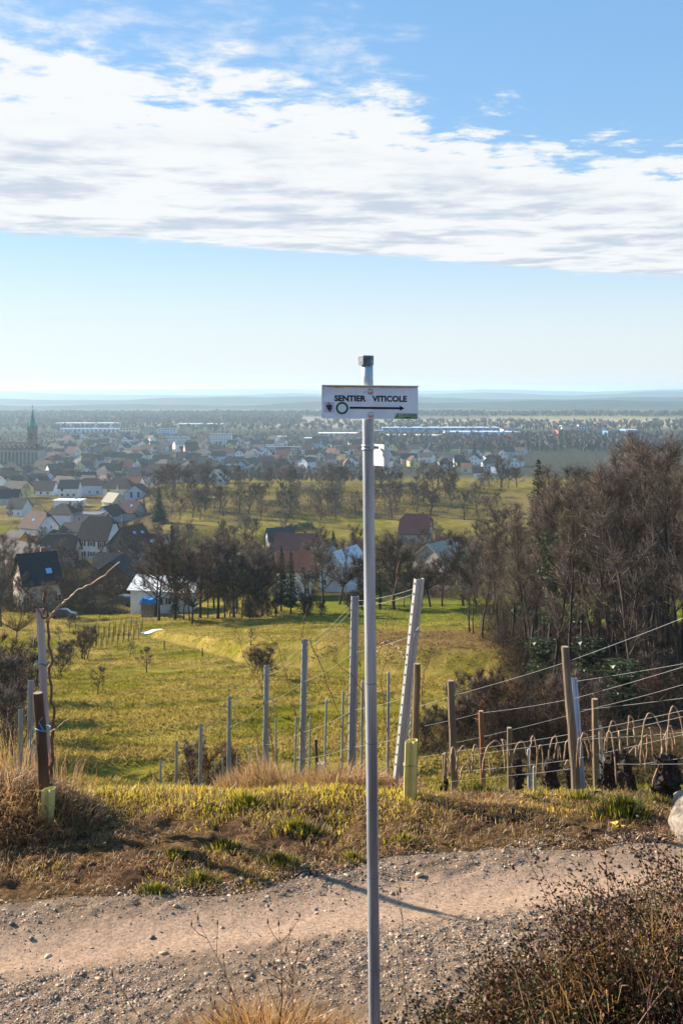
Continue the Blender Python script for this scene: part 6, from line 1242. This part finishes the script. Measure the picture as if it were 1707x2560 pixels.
for px, py, w, rf, wl, lab in ((1240, 1117, 14, 'orange tile', 'cream', 'leftmost of the row of small houses at the far green field'), (1262, 1117, 14, 'orange tile', 'pink', 'second small house of the row at the far green field'), (1300, 1118, 18, 'orange tile', 'beige', 'third small house of the row at the far green field'), (1333, 1117, 16, 'slate', 'blue', 'pale blue gabled house of the row at the far green field'), (1362, 1117, 16, 'grey', 'white', 'white gabled house ending the row at the far green field'), (1165, 1182, 26, 'orange tile', 'cream', 'cream house with orange roof among the far trees right of the pole'), (1195, 1195, 22, 'dark brown', 'white', 'white-gabled house with dark roof at the hill crest right of the pole'), (1240, 1195, 24, 'white', 'white', 'low white house at the hill crest left of the wood')):
    house(px, py, w, 8, 4, 4, R_(60 if w < 18 else -10), wl, rf, lab, 0, [('F', 0, 1.6, 1.2, 1.3)], near=False, group=TG, chim=1); taken.append((px, py, w * .8))
rs = random.Random(33); wn = ['white', 'cream', 'white', 'grey', 'pink', 'blue', 'yellow', 'white']; rn = ['dark brown', 'red-brown', 'maroon', 'slate', 'brown', 'tile red', 'dark brown', 'brown']; made = []
tries = 0
while len(made) < 290 and tries < 16000:
    tries += 1; py = 1100 + 150 * rs.random() ** 1.0; px = rs.uniform(-30, 720) if rs.random() < .8 else rs.uniform(700, 1300)
    if px > 350 and py > 1215 - 0 * px: continue
    if px > 560 and py > 1185: continue
    if px > 700 and py > 1175: continue
    x, y, z = spot(px, py); wpx = rs.uniform(10, 16) * F / y
    if any(abs(px - a) < (w + wpx * .5) * .72 and abs(py - b) < max(3.6, .12 * wpx + 2.2) for a, b, w in taken): continue
    if px < 118 and py < 1178: continue
    taken.append((px, py, wpx * .5)); made.append((px, py, wpx, rs.randrange(8), rs.randrange(8), rs.choice((0, 0, 1))))
made.sort(); seen = {}
def zone(px, py):
    if py < 1128: return 'behind the church' if px < 350 else 'near the apartment blocks' if px < 700 else 'far right of the pole'
    if py < 1170: return 'just below the church' if px < 160 else 'in the town middle' if px < 420 else 'near the cream school' if px < 700 else 'near the pole'
    return 'in the front rows at left' if px < 150 else 'right of the blue shed' if px < 350 else 'beside the orchard hill'
print('town houses', len(made)); names = {}; ORD = ['first', 'second', 'third', 'fourth', 'fifth', 'sixth', 'seventh', 'eighth', 'ninth']
for px, py, wpx, a, b, g in made:
    key = (wn[a], rn[b], g, zone(px, py)); names.setdefault(key, []).append(px)
for px, py, wpx, a, b, g in made:
    key = (wn[a], rn[b], g, zone(px, py)); lst = sorted(names[key]); i = lst.index(px)
    lab = f"{wn[a]} house, {rn[b]} roof" + (' and front gable' if g else '') + f' {key[3]}' + ('' if len(lst) == 1 else f', {ORD[i]} from left' )
    rot = R_(rs.gauss(-12, 14)) + (math.pi / 2 if g else 0); x, y, z = spot(px, py); L = wpx / F * y; S_ = rs.uniform(8, 11); hw_ = rs.choice((3.2, 5.4, 5.8)); 
    ws = grid_w('F', (-L * .3, 0, L * .3), ((1.5,) if hw_ < 4 else (1.5, 4.2)), 1.2, 1.4)[:4] if not g else grid_w('L', (-1.8, 1.8), (1.5, hw_ - .3), 1.1, 1.3)
    house(px, py, wpx, S_, hw_, rs.uniform(3.4, 5.2), rot, wn[a], rn[b], lab, rs.choice((0, 0, 0, .3, .8)), ws, near=False, chim=rs.choice((0, 1, 1)), group=TG, L=L)
x, y, z = spot(112, 1222); tag(MB().box(-7, 7, -4, 4, -1, 3.2).build('shed', MATS['wall_bluehall'], None, loc=(x, y, z)), 'bright blue flat shed in the front rows of the town', 'shed', TG); MB().box(-7.4, 7.4, -4.4, 4.4, 3.2, 3.5).build('roof', MATS['roof_pale blue'], bpy.data.objects['shed']) if 'shed' in bpy.data.objects else None
# trees of the town and the plain
TT = 'trees in the town'
for i in range(160):
    py = 1085 + 165 * rs.random(); px = rs.uniform(-20, 760) if rs.random() < .62 else rs.uniform(690, 1330)
    if px > 700 and py > 1205: continue
    x, y, z = spot(px, py)
    if rs.random() < .22: plant(fcon_p, x, y, rs.uniform(.7, 1.5), 'dark conifer among the houses of the town' if px < 700 else 'dark conifer in the far trees right of the pole', TT, z=z)
    else: plant(far_p[rs.randrange(3)], x, y, rs.uniform(.6, 1.15), 'bare tree among the houses of the town' if px < 700 else 'bare tree in the far woodland right of the pole', TT, z=z)
# far-off woods on the plain, each reading as one mass
def wood_mass(name, n, fx, fy, label, hgt=(9, 15), w=5.0):
    Y = fy(RNG.random(n)); X = fx(RNG.random(n)) * Y; z = H(X, Y, False); p = np.stack([X, Y, z], 1); hh = RNG.uniform(*hgt, n); k = 6; V = []
    a = RNG.uniform(0, 6.28, n)
    for q in range(3):
        aa = a + q * 2.1; ex = np.stack([np.cos(aa) * w, np.sin(aa) * w * .7, hh * RNG.uniform(.55, 1.0, n)], 1); ex2 = np.stack([np.cos(aa + 1.2) * w * .8, np.sin(aa + 1.2) * w * .6, hh * RNG.uniform(.5, 1.05, n)], 1)
        V.append(np.stack([p + np.array([0, 0, -.5]), p + ex, p + ex2], 1))
    V = np.concatenate(V, 1).reshape(-1, 3); C = np.repeat(pick(n, [np.array([.105, .078, .066]), np.array([.13, .098, .08]), np.array([.045, .052, .04])], [.45, .4, .15]), 9, 0)
    tag(link(name, npmesh(name, V, np.arange(len(V)).reshape(-1, 3), None, C), am('far_wood', var=.2, scale=.05)), label, None, None, 'stuff')
wood_mass('town_shrubbery', 1700, lambda r: -.38 + .44 * r, lambda r: 620 + 1050 * r, 'brown bare gardens filling the gaps between town houses', (2.5, 6), 2.2)
wood_mass('woodland', 1800, lambda r: -.40 + .85 * r, lambda r: 1750 + 500 * r, 'brown bare woodland along the back of the town', (6, 12))
wood_mass('woodland', 2200, lambda r: -.40 + .36 * r, lambda r: 2100 + 900 * r ** 1.3, 'lilac brown woodland behind the factories')
wood_mass('woodland', 1500, lambda r: .02 + .44 * r, lambda r: 1150 + 380 * r, 'brown woodland in the plain right of the pole', (7, 13), 4)
wood_mass('woodland', 1500, lambda r: -.42 + .88 * r, lambda r: 2700 + 260 * r, 'hazy forest strip across the plain', (10, 16), 9)
wood_mass('town_shrubbery', 1700, lambda r: -.38 + .44 * r, lambda r: 620 + 1050 * r, 'brown bare gardens filling the gaps between town houses', (2.5, 6), 2.2)

# ------------------------------------------------------------------ labels: where each of many alike things stands
LAND = [(82, 1100, 'the church'), (30, 1270, 'the navy roofs at the left edge'), (250, 1375, 'the five-window white house'), (385, 1500, 'the white workshop'), (95, 1480, 'the navy-roofed house'), (170, 1290, 'the pink flat-roofed house'), (550, 1100, 'the tall apartment block'), (515, 1160, 'the cream school'), (330, 1160, 'the town centre'), (440, 1080, 'the blue-grey slab'),
        (735, 1440, 'the tiled farm house'), (833, 1370, 'the dark cypress'), (865, 1440, 'the white metal roof'), (735, 1318, 'the clipped hedge'), (1040, 1320, 'the maroon farmhouse'), (985, 1218, 'the hilltop hedge'), (1175, 1500, 'the pasture trunk pair'), (930, 1100, 'the red hall'), (1300, 1115, 'the far house row'), (1180, 1140, 'the far fir'), (540, 1230, 'the orchard hill crest'), (640, 1280, 'the middle of the orchard'),
        (1318, 1500, 'the pale twin-stemmed tree'), (1345, 1180, 'the wood spruce'), (1600, 1180, 'the ivy-hung conifer'), (1425, 1700, 'the tall wooden post'), (1500, 1500, 'the middle of the wood'), (1690, 1500, 'the wood at the right edge'), (1203, 1800, 'the reddish post'), (1500, 1850, 'the short grey post'), (1660, 1760, 'the broad vine stump'), (1128, 1750, 'the leftmost wooden post'),
        (760, 1700, 'the second steel post'), (665, 1760, 'the third steel post'), (572, 1830, 'the fourth steel post'), (500, 1890, 'the fifth steel post'), (885, 1650, 'the tallest steel post'), (1010, 1700, 'the leaning end post'), (105, 1800, 'the blue-tied stake'), (290, 1600, 'the small vineyard'), (205, 1610, 'the old fruit tree'), (45, 1570, 'the bushy fruit tree'),
        (930, 2250, 'the pole'), (500, 2205, 'the track-edge tussock'), (1400, 2120, 'the bush top'), (650, 2500, 'the golden grass clump'), (100, 2350, 'the left track end'), (300, 2450, 'the lower left corner')]
def num(k): return ['first', 'second', 'third', 'fourth', 'fifth', 'sixth', 'seventh', 'eighth', 'ninth', 'tenth', 'eleventh', 'twelfth'][k] if k < 12 else f'{k + 1}th'
bpy.context.view_layer.update()
def shared():
    d = {}
    for o in bpy.data.objects:
        if o.parent is None and o.get('label') and o.get('category'): d.setdefault(o['label'], []).append(o)
    return {k: v for k, v in d.items() if len(v) > 1}
def seen_at(o):
    p = o.matrix_world.translation.copy(); zt = p.z + 1.0
    if o.type == 'MESH': p = o.matrix_world @ (sum((Vector(c) for c in o.bound_box), Vector()) / 8); zt = p.z
    yy = max(p.y, .5); return CX + p.x / yy * F, HY - zt / yy * F
def first_words(s, n): return ' '.join(s.split()[:n])
for lab, objs in shared().items():
    core = lab.split(' on the ')[0].split(' in the ')[0].split(' at the ')[0].split(' among ')[0].split(' between ')[0].split(' around ')[0].split(' inside ')[0].split(' along ')[0].split(' lying')[0].split(' standing')[0].split(' low on')[0].split(' down ')[0].split(' arching')[0].split(' beside ')[0].split(' below ')[0].split(' filling ')[0]
    for o in objs:
        px, py = seen_at(o); lx, ly, nm = min(LAND, key=lambda L: (L[0] - px) ** 2 + (L[1] - py) ** 2); dx, dy = px - lx, py - ly
        way = ('right of' if dx > 0 else 'left of') if abs(dx) > abs(dy) * .7 else ('below' if dy > 0 else 'above')
        o['label'] = f'{core} {way} {nm}'
for lab, objs in shared().items():
    for k, o in enumerate(sorted(objs, key=lambda o: seen_at(o)[0])): o['label'] = f'{lab}, {num(k)} from the left'
# ------------------------------------------------------------------ hazy winter air over the plain
hz = MB().box(-47900, 47900, -47900, 47900, -75.0, 34.0).mesh('haze')
hm = bpy.data.materials.new('haze'); hm.use_nodes = True; T = NT(hm.node_tree); T.n.clear()
pv = T.add('ShaderNodeVolumePrincipled'); pv.inputs['Density'].default_value = HAZE; pv.inputs['Color'].default_value = (.62, .84, 1.0, 1)
pv.inputs['Anisotropy'].default_value = .35
o = T.add('ShaderNodeOutputMaterial'); T.l.new(pv.outputs[0], o.inputs['Volume'])
tag(link('haze', hz, hm), 'pale blue haze lying over the whole plain', None, None, 'stuff')
